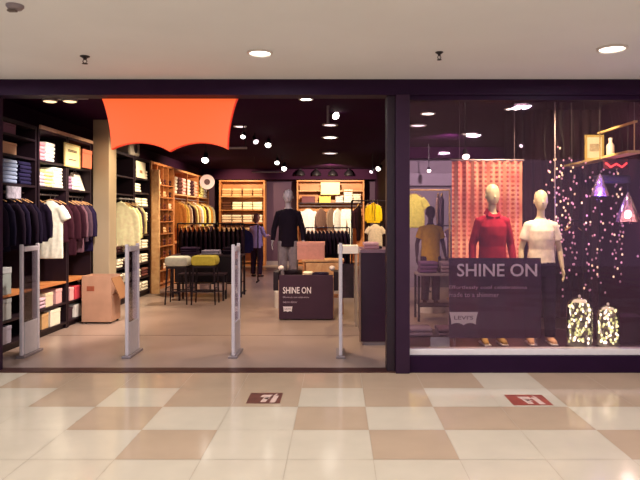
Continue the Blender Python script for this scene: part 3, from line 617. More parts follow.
# ---------------------------------------------------------------- figures
def figure(b, H=1.88, arm_r=None, arm_l=None, legs=None, female=False):
    s = H/1.88; V = lambda *p: Vector(p)*s
    sh = .95 if female else 1
    b.zloft([(z*s, 0, cy*s, rx*s*sh, ry*s) for z, cy, rx, ry in ((.84, 0, .125, .10), (.9, .005, .152, .114), (.97, .005, .156, .116), (1.06, 0, .146, .106), (1.15, 0, .142, .10), (1.28, -.005, .158, .115), (1.38, 0, .166, .116), (1.44, .005, .148, .098), (1.495, .01, .10, .075), (1.545, .01, .062, .058))], 22)
    b.tube([V(0, .01, 1.5), V(0, .005, 1.58), V(0, -.005, 1.66)], [.062*s, .052*s, .052*s], 14)
    rows = []
    for z, rx, ry, cy in ((1.64, .038, .042, -.03), (1.655, .060, .068, -.022), (1.69, .076, .088, -.013), (1.735, .087, .099, -.004), (1.785, .091, .103, .002), (1.825, .084, .097, .006), (1.86, .06, .072, .008), (1.88, .022, .03, .008)): rows.append((z*s, 0, cy*s, rx*s, ry*s))
    b.zloft(rows, 18)
    b.tube([V(0, -.088, 1.765), V(0, -.108, 1.72), V(0, -.094, 1.712)], [.008*s, .013*s, .011*s], 8)        # nose
    for q in (-1, 1): b.ball(V(q*.091, .008, 1.735), .010*s, .018*s, .03*s, 8)                              # ears
    b.ball(V(0, -.086, 1.675), .022*s, .012*s, .008*s, 8)                                                   # lips
    J = {}
    for q, arm in ((-1, arm_r), (1, arm_l)):
        a = arm or ((q*.178, .005, 1.435), (q*.262, .03, 1.16), (q*.285, -.035, .92))
        S, E, W = [V(*p) for p in a]
        b.tube([V(q*.10, .005, 1.45), S, S.lerp(E, .5), E, E.lerp(W, .4), W], [.06*s, .058*s, .047*s, .039*s, .038*s, .026*s], 12, (0, 1, 0))
        d = (W-E).normalized(); pal = W+d*.09*s
        b.tube([W-d*.01, W+d*.045*s, pal], [.026*s, .038*s, .036*s], 10, (0, 1, 0), .5)
        fw = Vector((0, 1, 0)); fw = (fw-d*fw.dot(d)).normalized(); inn = Vector((-q, 0, 0))
        for k, (off, ln) in enumerate(((-.028, .075), (-.0095, .088), (.0095, .082), (.028, .062))):
            p0 = pal+fw*off*s-d*.012; p1 = p0+d*ln*.55*s+inn*.006*s; p2 = p1+d*ln*.5*s+inn*.02*s
            b.tube([p0, p1, p2], [.0095*s, .009*s, .0075*s], 8, (0, 1, 0))
        t0 = W+d*.025*s-fw*.03*s; b.tube([t0, t0+d*.035*s-fw*.022*s, t0+d*.07*s-fw*.03*s], [.013*s, .011*s, .009*s], 8, (0, 1, 0))
        J[q] = (S, E, W)
    K = {}
    for q in (-1, 1):
        l = (legs or {}).get(q) or ((q*.09, 0, .92), (q*.10, -.015, .5), (q*.11, .02, .09))
        h, k, a = [V(*p) for p in l]
        b.tube([h, h.lerp(k, .45), k, k.lerp(a, .3), k.lerp(a, .75), a, a-Vector((0, 0, .05*s))], [.088*s, .078*s, .056*s, .056*s, .042*s, .038*s, .042*s], 14)
        z0 = a.z-.062*s
        b.tube([a+Vector((0, .04*s, -.05*s)), a+Vector((q*.005, -.03*s, -.052*s)), a+Vector((q*.012, -.11*s, -.06*s)), a+Vector((q*.016, -.165*s, -.066*s))], [.036*s, .04*s, .036*s, .02*s], 10, (1, 0, 0), .65)
        K[q] = (h, k, a)
    return J, K
def body_mesh(H, **k):
    b = MB(); J, K = figure(b, H, **k); return baked(b, 'body', .0065, 1), J, K
def shirt_mesh(J, H, sleeve='long', hem=.82, grow=.024, collar=True, loose=0):
    s = H/1.88; b = MB()
    b.zloft([(z*s, 0, cy*s, (rx+grow)*s, (ry+grow)*s) for z, cy, rx, ry in ((hem, .004, .158+loose, .118+loose), (.97, .004, .158+loose*.8, .118+loose*.8), (1.06, 0, .154+loose*.5, .112+loose*.5), (1.15, 0, .152, .11), (1.28, -.003, .158, .118), (1.38, 0, .164, .114), (1.44, .005, .142, .092), (1.49, .01, .092, .07), (1.53, .01, .045, .04))], 26)
    for q in (-1, 1):
        S, E, W = J[q]
        root = Vector((q*.10*s, .005*s, 1.45*s))
        if sleeve == 'long': b.tube([root, S, S.lerp(E, .5), E, E.lerp(W, .5), E.lerp(W, .93)], [.066*s, .066*s, .06*s, .052*s, .048*s, .042*s], 14, (0, 1, 0))
        else: b.tube([root, S, S.lerp(E, .35), S.lerp(E, .62)], [.066*s, .068*s, .068*s, .072*s], 14, (0, 1, 0))
    me = baked(b, 'shirt', .009, 2)
    for v in me.vertices:
        x, y, z = v.co
        k = .0012*(math.sin(z*37+x*21)+.7*math.sin(x*54+z*14+y*10)); v.co.x += k*.5; v.co.y += k
    return me
def pants_mesh(K, H, grow=.02):
    s = H/1.88; b = MB()
    b.zloft([(z*s, 0, .004*s, (rx+grow*.75)*s, (ry+grow*.75)*s) for z, rx, ry in ((.82, .12, .10), (.88, .150, .113), (.97, .156, .116), (1.04, .148, .108))], 22)
    for q in (-1, 1):
        h, k, a = K[q]
        b.tube([h, h.lerp(k, .45), k, k.lerp(a, .5), a+Vector((0, 0, -.005))], [(.09+grow)*s, (.082+grow)*s, (.066+grow)*s, (.058+grow)*s, (.056+grow)*s], 14)
    return baked(b, 'trousers', .010, 2)
def shoe(label, J, q, m, s=1): pass
def mannequin(label, loc, H, rz, skin, top, pants, sleeve, arms=None, plinth=0, collar=False, legs=None, hem=.82, loose=0, jacket=False, shoes=None):
    t = thing('mannequin', label, 'mannequin', loc, rz)
    ak = {}
    if arms: ak = {'arm_r': arms[0], 'arm_l': arms[1]}
    me, J, K = body_mesh(H, legs=legs, **ak); link('body', me, skin, t)
    s = H/1.88
    sm = link('jacket' if jacket else 'shirt', shirt_mesh(J, H, sleeve, hem, .024, collar, loose), fab(top), t)
    if collar:
        for q in (-1, 1):
            c = MB(); c.skin([[c.bm.verts.new(Vector(p)*s) for p in ring] for ring in (
                ((q*.012, -.088, 1.50), (q*.012, -.10, 1.48), (q*.012, -.104, 1.485), (q*.012, -.092, 1.508)),
                ((q*.065, -.062, 1.555), (q*.085, -.085, 1.50), (q*.09, -.088, 1.505), (q*.066, -.066, 1.562)),
                ((q*.07, .04, 1.585), (q*.10, .05, 1.53), (q*.105, .052, 1.535), (q*.072, .042, 1.592)),
                ((0, .085, 1.595), (0, .115, 1.54), (0, .12, 1.545), (0, .088, 1.602)))]); c.build('collar', fab(top), sm)
        b = MB()
        for i in range(6): b.ball((0, -.146*s+(.03*s if i > 4 else 0)+abs(i-2)*.001, (.93+.1*i)*s), .006, .004, .006, 8)
        b.build('button_row', mat('shirt_button', '#8A2A38', .4, var=0), sm)
    link('trousers', pants_mesh(K, H), fab(pants), t)
    if shoes:
        for q in (-1, 1):
            a = K[q][2]; c = MB()
            c.tube([a+Vector((0, .055, -.045)), a+Vector((0, -.02, -.04)), a+Vector((q*.012, -.11, -.052)), a+Vector((q*.018, -.185, -.062))], [.04, .05, .046, .028], 12, (1, 0, 0), .7); c.tube([a+Vector((0, .02, -.04)), a+Vector((0, .02, .05))], [.05, .052], 12)
            sh_ = link('shoe', baked(c, 'shoe', .008, 1), mat('shoe_'+shoes[1:], shoes, .6, var=.08), t)
            MB().box(a.x-.045+q*.006, a.x+.045+q*.006, a.y-.2, a.y+.08, a.z-.089*s, a.z-.07*s, .006).build('sole', M_white, sh_)
    if plinth:
        MB().lathe([(.26, -plinth), (.26, -.003)], n=32).build('plinth', M_white, t)
    return t
# window mannequins on the platform
mannequin('cream mannequin in a red collared jacket in the shop window', (1.85, 7.38, .193), 1.90, .06, M_manq, '#9C1E34', '#5A1E28', 'long', None, 0, True, None, .80, .01, True, '#B89048')
mannequin('cream mannequin in a plain white tee in the shop window', (2.44, 7.42, .193), 1.83, -.05, M_manq, '#F0E6CE', '#22142E', 'short', None, 0, False, {-1: ((-.09, 0, .92), (-.12, -.02, .5), (-.15, 0, .09)), 1: ((.09, 0, .92), (.11, -.02, .5), (.13, .02, .09))}, 1.0, .015, False, '#D8A880')
for o in [o for o in COL.objects if o.name.startswith('mannequin') and not o.parent and o.type == 'EMPTY']: o.scale = (.88, .95, 1)
# mannequin behind the poster bin
mannequin('grey mannequin in a black sweater behind the dark poster bin', (-.925, 11.75, .30), 1.92, 0, M_manq2, '#140A18', '#7A6E74', 'long', None, .30, False)
# mustard mannequin seen through the window
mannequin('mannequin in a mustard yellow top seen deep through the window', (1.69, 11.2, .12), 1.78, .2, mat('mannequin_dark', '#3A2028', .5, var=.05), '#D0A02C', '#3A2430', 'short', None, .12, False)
# shopper at the back
t = thing('person', 'shopper in lavender denim jacket and dark trousers at the back shelves', 'person', (-2.28, 17.6, 0), PI*.86)
HP = 1.80; aa = ((-.18, .005, 1.45), (-.26, -.06, 1.2), (-.2, -.30, 1.22)); ab = ((.18, .005, 1.45), (.25, -.02, 1.18), (.2, -.22, 1.1))
me, J, K = body_mesh(HP, arm_r=aa, arm_l=ab, legs={-1: ((-.09, 0, .92), (-.11, -.03, .5), (-.13, .06, .09)), 1: ((.09, 0, .92), (.13, -.03, .5), (.16, -.05, .09))})
link('body', me, mat('skin_tone', '#B98268', .6, var=.05), t)
link('jacket', shirt_mesh(J, HP, 'long', .86, .028, False, .01), fab('#7C6C94'), t); link('trousers', pants_mesh(K, HP), fab('#2A1828'), t)
s = HP/1.88; b = MB(); b.ball((0, .018*s, 1.79*s), .084*s, .10*s, .10*s); b.ball((0, .06*s, 1.70*s), .08*s, .06*s, .11*s); link('hair', baked(b, 'hair', .01, 2), mat('hair_brown', '#4A1E1C', .7, var=.2, scale=40), t)
for q in (-1, 1):
    a = K[q][2]; c = MB(); c.tube([a+Vector((0, .055, -.05)), a+Vector((0, -.02, -.045)), a+Vector((q*.012, -.11, -.055)), a+Vector((q*.018, -.18, -.06))], [.036, .046, .042, .026], 12, (1, 0, 0), .7); link('shoe', baked(c, 'shoe', .008, 1), mat('dark_shoe', '#20141C', .5, var=.1), t)
# denim jacket on a stand in front of the shopper
rack('slim black rack holding the dark blue denim jacket', (-2.5, 16.3, 0), .84, 1.5)
hang('jacket', 'denim_jacket', (-2.5, 16.3, 1.5), '#2C2A58', 'dark blue denim jacket hanging on the slim rack at the back', 'garment', 'hanger holding the dark blue denim jacket', 0, None, 1.0, None, PI/2)

# ---------------------------------------------------------------- poster bin at the centre
ML = mat('white_letter', '#E8DCE0', .5, var=0)
ML2 = mat('white_letter_soft', '#B8A4B0', .5, var=0)
def ad(parent, W, y, s, x, zt, head_w, head_h, z1, z2, zl, mh=ML, ms=ML2, l1w=.8, l2w=.5, lh=.05, lw=.3, lgh=.12, mlog=None):
    link('headline', text_fit('SHINE ON', head_w, head_h, .0015, .012), mh, parent, (x+s, y, zt))
    link('small_text', text_fit('Effortlessly cool celebrations', l1w, lh, .001, .004), ms, parent, (x, y, z1))
    link('small_text', text_fit('made to a shimmer', l2w, lh, .001, .004), ms, parent, (x, y, z2))
    lg = MB().prism(batwing(0, lw, 0, lgh), -.002, .002).build('logo', mlog or mh, parent, (x, y, zl))
    link('logo_lettering', text_fit("LEVI'S", lw*.66, lgh*.3, .001, .02), mat('logo_ink', '#8A7A80', .5, var=0), lg, (lw*.17, -.0035, lgh*.42))
YB = 10.2; k = YB/FPX
t = thing('poster_bin', 'dark poster fronted display bin standing on the shop floor', 'display bin', (PXw(306, YB), YB, 0))
MB().box(-27*k, 27*k, 0, .03, .02, Zp(275, YB), .004).build('front_panel', mat('poster_plum', '#3A1C30', .55, var=.1, scale=3), t)
for q in (-1, 1):
    MB().box(q*27*k-.012, q*27*k+.012, .032, .5, .02, .66).build('side_panel', M_carton, t)
    MB().box(min(q*27.5*k, q*33*k), max(q*27.5*k, q*33*k), .035, .45, Zp(291, YB), Zp(272, YB), .008).build('side_wing', M_black, t)
MB().box(-27*k+.014, 27*k-.014, .50, .52, .02, .7).build('back_panel', M_carton, t)
MB().box(-27*k+.014, 27*k-.014, .032, .498, .62, .66).build('tray', M_black, t)
ad(t, 1, -.004, .0, -23*k, Zp(293.5, YB), 28*k, 6.5*k, Zp(298.5, YB), Zp(303, YB), Zp(312, YB), l1w=26*k, l2w=14*k, lh=2.2*k, lw=9.5*k, lgh=5.5*k)
for i, (px, c) in enumerate(((280, 'left'), (332, 'right'))):
    o = MB().ball((0, 0, .045), .05, .05, .045, 12).build('white_knob', mat('knob_white', '#E8D4CC', .4, var=0), None, (PXw(px, YB), YB+.2, Zp(272, YB)+.002), smooth=True); tag(o, f'white round knob on the {c} wing of the poster bin', 'knob')
def bowlmesh(r, h):
    return MB().lathe([(r*.7, 0), (r*.92, h*.3), (r, h), (r*.94, h), (r*.84, h*.35), (r*.6, h*.12)], n=26)
o = bowlmesh(.16, .14).build('dark_bowl', M_black, None, (PXw(292, YB), YB+.24, .662), smooth=True); tag(o, 'black bowl on the left of the poster bin tray', 'bowl')
o = bowlmesh(.15, .10).build('dark_bowl', mat('navy_glaze', '#2A1E3C', .3, var=.05), None, (PXw(320, YB), YB+.24, .662), smooth=True); tag(o, 'dark navy bowl on the right of the poster bin tray', 'bowl')
stack(PXw(307, YB)+.0, YB+.2, .661, ['#F0D8B8', '#EAD0AC', '#F2DEC0'], 'cream folded cloth', 'between the two bowls of the poster bin', .15, .2, .04, rz=RZ, name='folded_cloth')
# wooden cube table and pink box behind the bin
YT = 11.0
t = table('wooden plank table behind the dark poster bin', (-.245, YT+.1, 0), .74, .5, .95, M_owood2, M_owood, shelf=.3)
MB().box(-.30, .30, -.235, -.215, .5, .9).build('front_board', M_owood2, t)
pbox('carton', 'salmon pink carton lying on the wooden plank table', (PXw(311, YT), YT+.05, .95), (27*YT/FPX, .3, Zp(242, YT)-.95), '#CC8C80', lidhex='#D49488')
# white topped side table and dark counter
YW = 9.6
t = table('white topped side table beside the dark counter', (PXw(350, YW)-.03, YW+.25, 0), .32, .5, Zp(246, YW), M_white, mat('pale_leg', '#A89484', .5, var=.05), 'side_table', th=.12)
MB().box(-.1, .1, .1, .12, .4, .95).build('shade_panel', M_dwood, t)  # dark sheet standing in for the shade behind the white table
YC = 8.2
t = thing('counter', 'dark plum reception counter standing behind the window post', 'counter', (PXw(361, YC), YC, 0))
CW = .56
MB().box(0, CW, 0, .9, .05, Zp(253, YC), .006).build('body', mat('plum_laminate', '#34182F', .35, var=.06, scale=3), t)
MB().box(-.01, CW+.01, -.01, .91, Zp(253, YC)+.001, Zp(251, YC)+.015, .004).build('counter_top', mat('plum_top', '#8A6A78', .3, var=.05), t)
MB().box(.02, CW-.02, .02, .88, 0, .049).build('kick_plate', M_grey, t)
MB().tube([(-.012, -.005, .05), (-.012, -.005, Zp(253, YC))], .012, 8).build('edge_trim', mat('pale_edge', '#A88C7C', .4, .3, var=.05), t)
stack(PXw(366, YC)+.08, YC+.25, Zp(251, YC)+.015, ['#B88890', '#C89CA0'], 'dusty pink folded scarf', 'on the dark reception counter', .2, .26, .045, rz=RZ, name='folded_scarf')
t = thing('card_reader', 'dark card terminal on the reception counter', 'card reader', (PXw(384, YC)-.04, YC+.42, Zp(251, YC)+.016))
MB().box(-.04, .04, -.08, .08, 0, .03, .006).build('body', M_blk, t); MB().box(-.03, .03, .0, .06, .0305, .034).build('screen', mat('screen_grey', '#5A6070', .2, var=0), t); MB().box(-.03, .03, -.065, -.01, .0305, .033).build('keypad', M_grey, t)
# yellow jacket display at the right of the opening
t = rack('black rack with the yellow jacket at the right of the opening', (PXw(372, 13.2), 13.4, 0), .85, 2.05)
MB().tube([(.02, -.017, 2.05), (.02, -.5, 2.05)], .012, 8, (0, 0, 1)).tube([(.043, -.5, 2.05), (.043, -.5, 1.65), (.043, -.5, 1.62)], .009, 8).build('face_out_arm', M_black, t)
for i, (x, kd, c, nm, dy) in enumerate(((.0, 'jacket', '#F0C020', 'bright yellow jacket', -.34), (-.3, 'dress', '#2A141E', 'black long coat', 0), (.31, 'dress', '#301822', 'dark maroon coat', 0), (-.1, 'dress', '#5A3A30', 'brown long coat', 0), (.11, 'dress', '#8A6A58', 'taupe long coat', 0))):
    hang(kd, 'jacket' if kd == 'jacket' else 'coat', (PXw(373, 13.2)+x, 13.4+dy, 2.05), c, f'{nm} hanging beside the counter', 'garment', f'hanger of the {nm} beside the counter', .0 if i == 0 else 1.35, None, .62 if i == 0 else .9)
hang('tee', 'tee', (PXw(375, 13.0), 12.9, 1.62), '#D8BFA8', 'pale beige tee below the bright yellow jacket', 'garment', None, .1, None, .7)

# ---------------------------------------------------------------- shop window display
YP = 6.95; k = YP/FPX
t = thing('window_poster', 'smoky plum poster with white lettering standing behind the window glass', 'poster', (PXw(449, YP), YP, .25))
Z0 = .25
MB().box(0, 92*k, 0, .006, Zp(338, YP)-Z0, Zp(258, YP)-Z0).build('panel', glass('smoky_panel', '#A890A0', .02, .68, '#46204A'), t)
for x in (.06, 92*k-.06): MB().box(x-.012, x+.012, 0, .006, -.0585, Zp(338, YP)-Z0-.0005).build('stand_leg', M_clear, t)
ad(t, 1, -.004, 8*k, 0, Zp(276.5, YP)-Z0, 80*k, 12.8*k, Zp(290, YP)-Z0, Zp(297, YP)-Z0, Zp(325, YP)-Z0, mat('window_white_letter', '#FFFCFC', .5, var=0), mat('window_soft_letter', '#C0A8B2', .5, var=0), 78*k, 50*k, 4.6*k, 29*k, 13*k, mat('logo_white', '#F0F0E4', .5, var=0))
# patterned red backdrop
def backdrop_mat():
    m = bpy.data.materials.new('red_dotted_fabric'); m.use_nodes = True; nt = m.node_tree; b = nt.nodes['Principled BSDF']; N = nt.nodes.new; Lk = nt.links.new
    tc = N('ShaderNodeTexCoord'); sp = N('ShaderNodeSeparateXYZ'); Lk(tc.outputs['Object'], sp.inputs[0])
    def m_(op, a, v=None, bb=None):
        n = N('ShaderNodeMath'); n.operation = op; Lk(a, n.inputs[0])
        if v is not None: n.inputs[1].default_value = v
        if bb is not None: Lk(bb, n.inputs[1])
        return n.outputs[0]
    sx_ = m_('SINE', m_('MULTIPLY', sp.outputs[0], 2*PI/.072)); sz_ = m_('SINE', m_('MULTIPLY', sp.outputs[2], 2*PI/.06))
    dots = m_('GREATER_THAN', m_('MULTIPLY', m_('ADD', sx_, None, sz_), .5), .38)
    n = N('ShaderNodeTexNoise'); n.inputs['Scale'].default_value = 2.6; Lk(tc.outputs['Object'], n.inputs['Vector'])
    r = N('ShaderNodeValToRGB'); r.color_ramp.elements[0].color = (*lin('#DC8070'), 1); r.color_ramp.elements[1].color = (*lin('#F2BC98'), 1); r.color_ramp.elements[0].position = .4; r.color_ramp.elements[1].position = .62; Lk(n.outputs[0], r.inputs[0])
    mx = N('ShaderNodeMixRGB'); mx.inputs[2].default_value = (*lin('#BC5C52'), 1); Lk(dots, mx.inputs[0]); Lk(r.outputs[0], mx.inputs[1]); Lk(mx.outputs[0], b.inputs['Base Color']); b.inputs['Roughness'].default_value = .8
    return m
YD = 8.25; t = thing('backdrop_banner', 'red and orange dotted fabric backdrop hanging behind the window mannequins', 'backdrop', (PXw(452, YD), YD, 0))
b = MB(); Wd = 70*YD/FPX; n = 60; zt = Zp(161, YD); zb = .3; f_ = []; g_ = []
rowsF = []
for z in (zb, zt):
    rowsF.append([b.bm.verts.new((Wd*i/n, .02*math.sin(i*.9)+.008, z)) for i in range(n+1)]+[b.bm.verts.new((Wd*i/n, .02*math.sin(i*.9), z)) for i in range(n, -1, -1)])
b.skin(rowsF); b.build('fabric', backdrop_mat(), t, smooth=True)
MB().tube([(-.03, .004, zt+.012), (Wd+.03, .004, zt+.012)], .014, 8, (0, 0, 1)).build('top_rod', M_grey, t)
for x in (.1, Wd-.1): MB().tube([(x, .004, zt+.02), (x, .004, 3.35)], .003, 6).build('suspension_wire', M_grey, t)
# dark drape partition behind the right of the display
DKV = mat('dark_velvet', '#2A0E1E', .9, var=.2, scale=5)
b = MB(); rowsF = []; W2 = 1.42; n = 90
for z in (.2, 3.3): rowsF.append([b.bm.verts.new((W2*i/n, .03*math.sin(i*.7)+.012, z)) for i in range(n+1)]+[b.bm.verts.new((W2*i/n, .03*math.sin(i*.7), z)) for i in range(n, -1, -1)])
b.skin(rowsF); o = b.build('dark_curtain', DKV, None, (2.5, 9.25, 0), smooth=True); tag(o, 'dark plum curtain closing off the right half of the window display', 'curtain')
# chain beside the white tee mannequin
o = MB().tube([(0, 0, 3.33), (0, 0, 1.9), (0, 0, 1.2)], .008, 8).build('hanging_chain', M_grey, None, (PXw(555, 7.9), 7.9, 0)); tag(o, 'thin metal rod hanging beside the white tee mannequin', 'rod')
# fairy light strands
bulbs = [glow('fairy_warm', '#F0C8A0', 1.1), glow('fairy_pink', '#D898B0', .7), glow('fairy_dim', '#A87888', .4)]
bulb_me = MB().ball((0, 0, 0), .013, .013, .017, 8).mesh('bulb', True)
rr = random.Random(11)
for i in range(14):
    x = PXw(548, 8.2)+i*.098; y = 8.0+rr.uniform(0, .6); x = x if abs(x-3.4) > .15 else (3.25 if x < 3.4 else 3.55); t = thing('fairy_light_string', f'vertical string of fairy lights, {ORD[i] if i < 12 else ["thirteenth", "fourteenth"][i-12]} from the white tee mannequin', 'fairy lights', (x, y, 3.3))
    ln = rr.uniform(2.0, 2.75); pts = [(.025*math.sin(j*1.3+i), .02*math.cos(j*1.7+i), -ln*j/14) for j in range(15)]
    MB().tube(pts, .0022, 5).build('wire', M_blk, t)
    for j in range(5, 15):
        for u in (0, .5):
            if j+u > 14: continue
            p = Vector(pts[j]).lerp(Vector(pts[min(14, j+1)]), u); p.y -= .012; p.x += rr.uniform(-.05, .05); p.z += rr.uniform(-.06, .06)
            link('bulb', bulb_me, rr.choices(bulbs, (1, 2, 5) if (p.z < -1.7) else (3, 3, 3))[0], t, p)
# hanging shelf on the right with sign and bottle
XR = 3.40
M_palew = wood('pale_birch', '#D8B46C', '#E6CC8C')
t = thing('hanging_shelf', 'pale wooden two tier hanging shelf at the right of the window display', 'shelf', (XR, 7.05, 0))
MB().box(-.09, .09, 0, 2.0, 2.43, 2.46, .003).build('shelf_board', M_palew, t)
MB().box(-.02, .02, .0, 1.0, 2.775, 2.80, .003).build('top_bar', M_palew, t)
for y in (.04, .97): MB().tube([(0, y, 2.461), (0, y, 2.774)], .008, 8).build('upright', M_palew, t); MB().tube([(0, y, 2.801), (0, y, 3.35)], .004, 6).build('suspension_wire', M_grey, t)
MB().tube([(0, 1.93, 2.461), (0, 1.93, 3.35)], .004, 6).build('suspension_wire', M_grey, t)
YS = 8.35
t = thing('framed_sign', 'pale yellow framed picture standing on the hanging shelf', 'picture', (PXw(594, YS), YS, 2.462)); hw = 9.5*YS/FPX; hh = Zp(135, YS)-2.462
MB().box(-hw, -hw+.03, -.02, 0, 0, hh).box(hw-.03, hw, -.02, 0, 0, hh).box(-hw+.031, hw-.031, -.02, 0, 0, .03).box(-hw+.031, hw-.031, -.02, 0, hh-.03, hh).build('frame', mat('gilt_frame', '#D8BC70', .4, .2, var=.05), t)
MB().box(-hw+.03, hw-.03, -.012, -.004, .03, hh-.03).build('card', mat('picture_card', '#F2E8C8', .6, var=.04), t)
MB().box(-hw*.5, hw*.5, -.0135, -.0121, hh*.35, hh*.65).build('print', mat('picture_print', '#C0B090', .6, var=.3, scale=20), t)
t = thing('bottle', 'pale bottle standing beside the framed picture on the hanging shelf', 'bottle', (3.42, 7.75, 2.461))
MB().lathe([(.045, .0), (.05, .01), (.05, .13), (.022, .17), (.022, .2)], n=18).build('body', mat('pale_bottle', '#EAD0C0', .3, var=.04), t, smooth=True); MB().lathe([(.025, .201), (.025, .225)], n=12).build('cap', M_white, t)
t = thing('neon_lamp', 'small red neon lamp fixed under the hanging shelf', 'lamp', (3.47, 7.7, 2.30))
b = MB(); b.tube([(-.13, 0, .07), (-.07, 0, .02), (0, 0, .06), (.07, 0, .02), (.13, 0, .07)], .012, 8, (0, 1, 0)); b.build('tube', glow('neon_red', '#F04040', 2.5), t, smooth=True)
MB().box(-.15, .15, .015, .03, .0, .12).build('backing', mat('neon_backing', '#5A2028', .6, var=.1), t)
o = MB().box(-.2, .2, -.1, .1, 0, .1, .02).build('speaker_bar', mat('navy_box', '#2A2444', .5, var=.08), None, (3.5, 7.9, 2.13)); 
tag(o, 'dark navy speaker bar mounted below the red neon lamp', 'speaker')
for i, (px, yb, Y, c, cn, s) in enumerate(((600, 190, 7.7, '#9C80FF', 'violet', .8), (628, 214, 7.55, '#FFD8C8', 'pinkish white', 1.05))):
    p = P(px, yb, Y); t = thing('pendant_lamp', f'glass cone pendant lamp glowing {cn} at the right of the window', 'pendant lamp', p)
    MB().lathe([(.012, .24*s), (.05*s, .16*s), (.11*s, 0), (.135*s, -.09*s)], n=24, cap=False).build('glass_shade', glass('pendant_glass_'+cn.split()[0], '#E8D4EA', .06, .24, '#C8A8DC' if i == 0 else '#DCB8B0'), t, smooth=True)
    MB().ball((0, 0, 0), .04*s, .04*s, .05*s).build('bulb', glow('pendant_'+cn.split()[0], c, 5), t, smooth=True)
    MB().tube([(0, 0, .05*s), (0, 0, .25*s)], .012, 8).build('socket', M_grey, t); MB().tube([(0, 0, .25*s), (0, 0, 3.34-p.z)], .004, 6).build('cord', M_blk, t)
    pl = bpy.data.lights.new('pendant_light', 'POINT'); pl.energy = 14; pl.color = lin(c); pl.shadow_soft_size = .05; po = bpy.data.objects.new('pendant_light', pl); po.location = p+Vector((0, -.02, -.1)); COL.objects.link(po)
# dark clothes rail at the right of the display
rack('black clothes rail at the right end of the window display', (3.05, 8.95, .192), 1.0, 1.45)
for i, (x, c, nm) in enumerate(((-.38, '#30121F', 'maroon'), (-.2, '#241020', 'dark plum'), (-.02, '#3A2030', 'mauve'), (.16, '#1E0E1C', 'black'), (.36, '#2A1424', 'deep plum'))):
    hang('jacket', 'jacket', (3.05+x, 8.95, 1.642), c, f'{nm} jacket on the clothes rail in the shop window', 'garment', f'hanger of the {nm} jacket in the shop window', .5, None, 1.0)
o = MB().box(-.25, .25, -.15, .15, 0, .32, .01).build('plum_plinth', M_wall, None, (3.42, 7.5, .192)); tag(o, 'dark plum display plinth right of the glass jars', 'plinth')
# bell jars with fairy lights
jb = [glow('jar_bulb_cream', '#F4ECB0', 2.2), glow('jar_bulb_green', '#D0D890', 1.2), glow('jar_bulb_white', '#FFF4E0', 3.5)]
for px, top, w_, lb in ((579.5, 297, 25, 'taller bell jar filled with glowing fairy lights in the window'), (608, 305, 22, 'shorter bell jar of fairy lights at the right in the window')):
    YJ = 7.2; p = P(px, 340, YJ); p.z = .191; R_ = w_/2*YJ/FPX; Hh = Zp(top, YJ)-.191
    t = thing('bell_jar', lb, 'glass jar', p)
    MB().lathe([(R_*1.08, 0), (R_*1.08, .03)], n=28).build('base', M_dwood, t)
    MB().lathe([(R_, .031), (R_*1.0, Hh*.78), (R_*.86, Hh*.9), (R_*.5, Hh*.975), (.012, Hh)], n=28, cap=False).build('glass_dome', glass('jar_glass', '#F2F0EA', .06, .05, '#D8D8C8'), t, smooth=True)
    MB().ball((0, 0, Hh+.012), .016, None, None, 10).build('knob', M_white, t)
    MB().lathe([(R_*.55, Hh*.9), (R_*.45, Hh*.94), (.01, Hh*.955)], n=18).build('light_cap', mat('jar_cap', '#E8DCC8', .5, var=.05, emit='#F4E4C8', estr=.5), t)
    pts = [(R_*.72*math.cos(a*.55)*(1-.2*(a/40)), R_*.72*math.sin(a*.55), .05+(Hh*.84)*a/40) for a in range(41)]
    MB().tube(pts, .002, 5).build('wire', mat('copper_wire', '#A88050', .3, .8, var=0), t)
    for j in range(58):
        f = (j/58)**1.35; a = rr.uniform(0, 2*PI); r_ = R_*.85*math.sqrt(rr.random())
        link('fairy_bulb', bulb_me, rr.choice(jb), t, (r_*math.cos(a), r_*math.sin(a), .05+Hh*.8*f))
# small pale price stand at the left of the sill
t = thing('price_stand', 'small clear price stand on the window platform at the left', 'price stand', P(440, 340, 7.15)*1)
t.location.z = .192
MB().box(-.12, .12, -.04, .04, 0, .012, .003).build('base', M_white, t); MB().box(-.11, .11, -.004, .004, .012, .12).build('card', mat('price_card', '#B8C0C8', .4, var=.1), t)
for i, (x, c, nm) in enumerate(((1.1, '#6A5A68', 'grey'), (1.48, '#4A3444', 'plum'), (1.9, '#3A2438', 'dark'))):
    stack(x-.05, 7.95, .192, [c, c], f'{nm} folded denim', 'on the window platform by the poster', .3, .3, .05, rz=RZ, name='folded_denim')
# yellow tee and shelf seen at the left of the window
t = rack('wooden framed clothes rack seen at the left through the window', (1.76, 12.6, 0), 1.06, 2.25, M_owood2)
for i, (x, c, nm) in enumerate(((-.16, '#F4E27C', 'pale yellow'), (.62, '#8A6A70', 'mauve'), (.78, '#5A4460', 'purple'))):
    hang('tee' if i == 0 else 'dress', 'tee' if i == 0 else 'coat', (1.78+x*.45 if x > 0 else 1.57, 12.6, 2.25), c, f'{nm} {"tee" if i == 0 else "coat"} hanging deep in the shop behind the window', 'garment', f'hanger of the {nm} garment behind the window', .1 if i == 0 else 1.3, None, 1.0, None, PI/2 if i == 0 else 0)
dense_rack('below the grey wall seen through the window', (2.55, 14.2, 0), .9, 1.5, [('#5A3A58', 'purple'), ('#9A8894', 'pale mauve'), ('#6A5060', 'plum')], 5, 'jacket', 1)
for i, (x, c, nm) in enumerate(((1.5, '#6A4A70', 'purple'), (1.85, '#8A7484', 'mauve'), (2.2, '#5A4058', 'plum'))):
    stack(x, 10.3, .78, [c, c, c], f'{nm} folded sweater', 'on the grey table behind the window', .28, .3, .06, rz=RZ, name='folded_sweater')
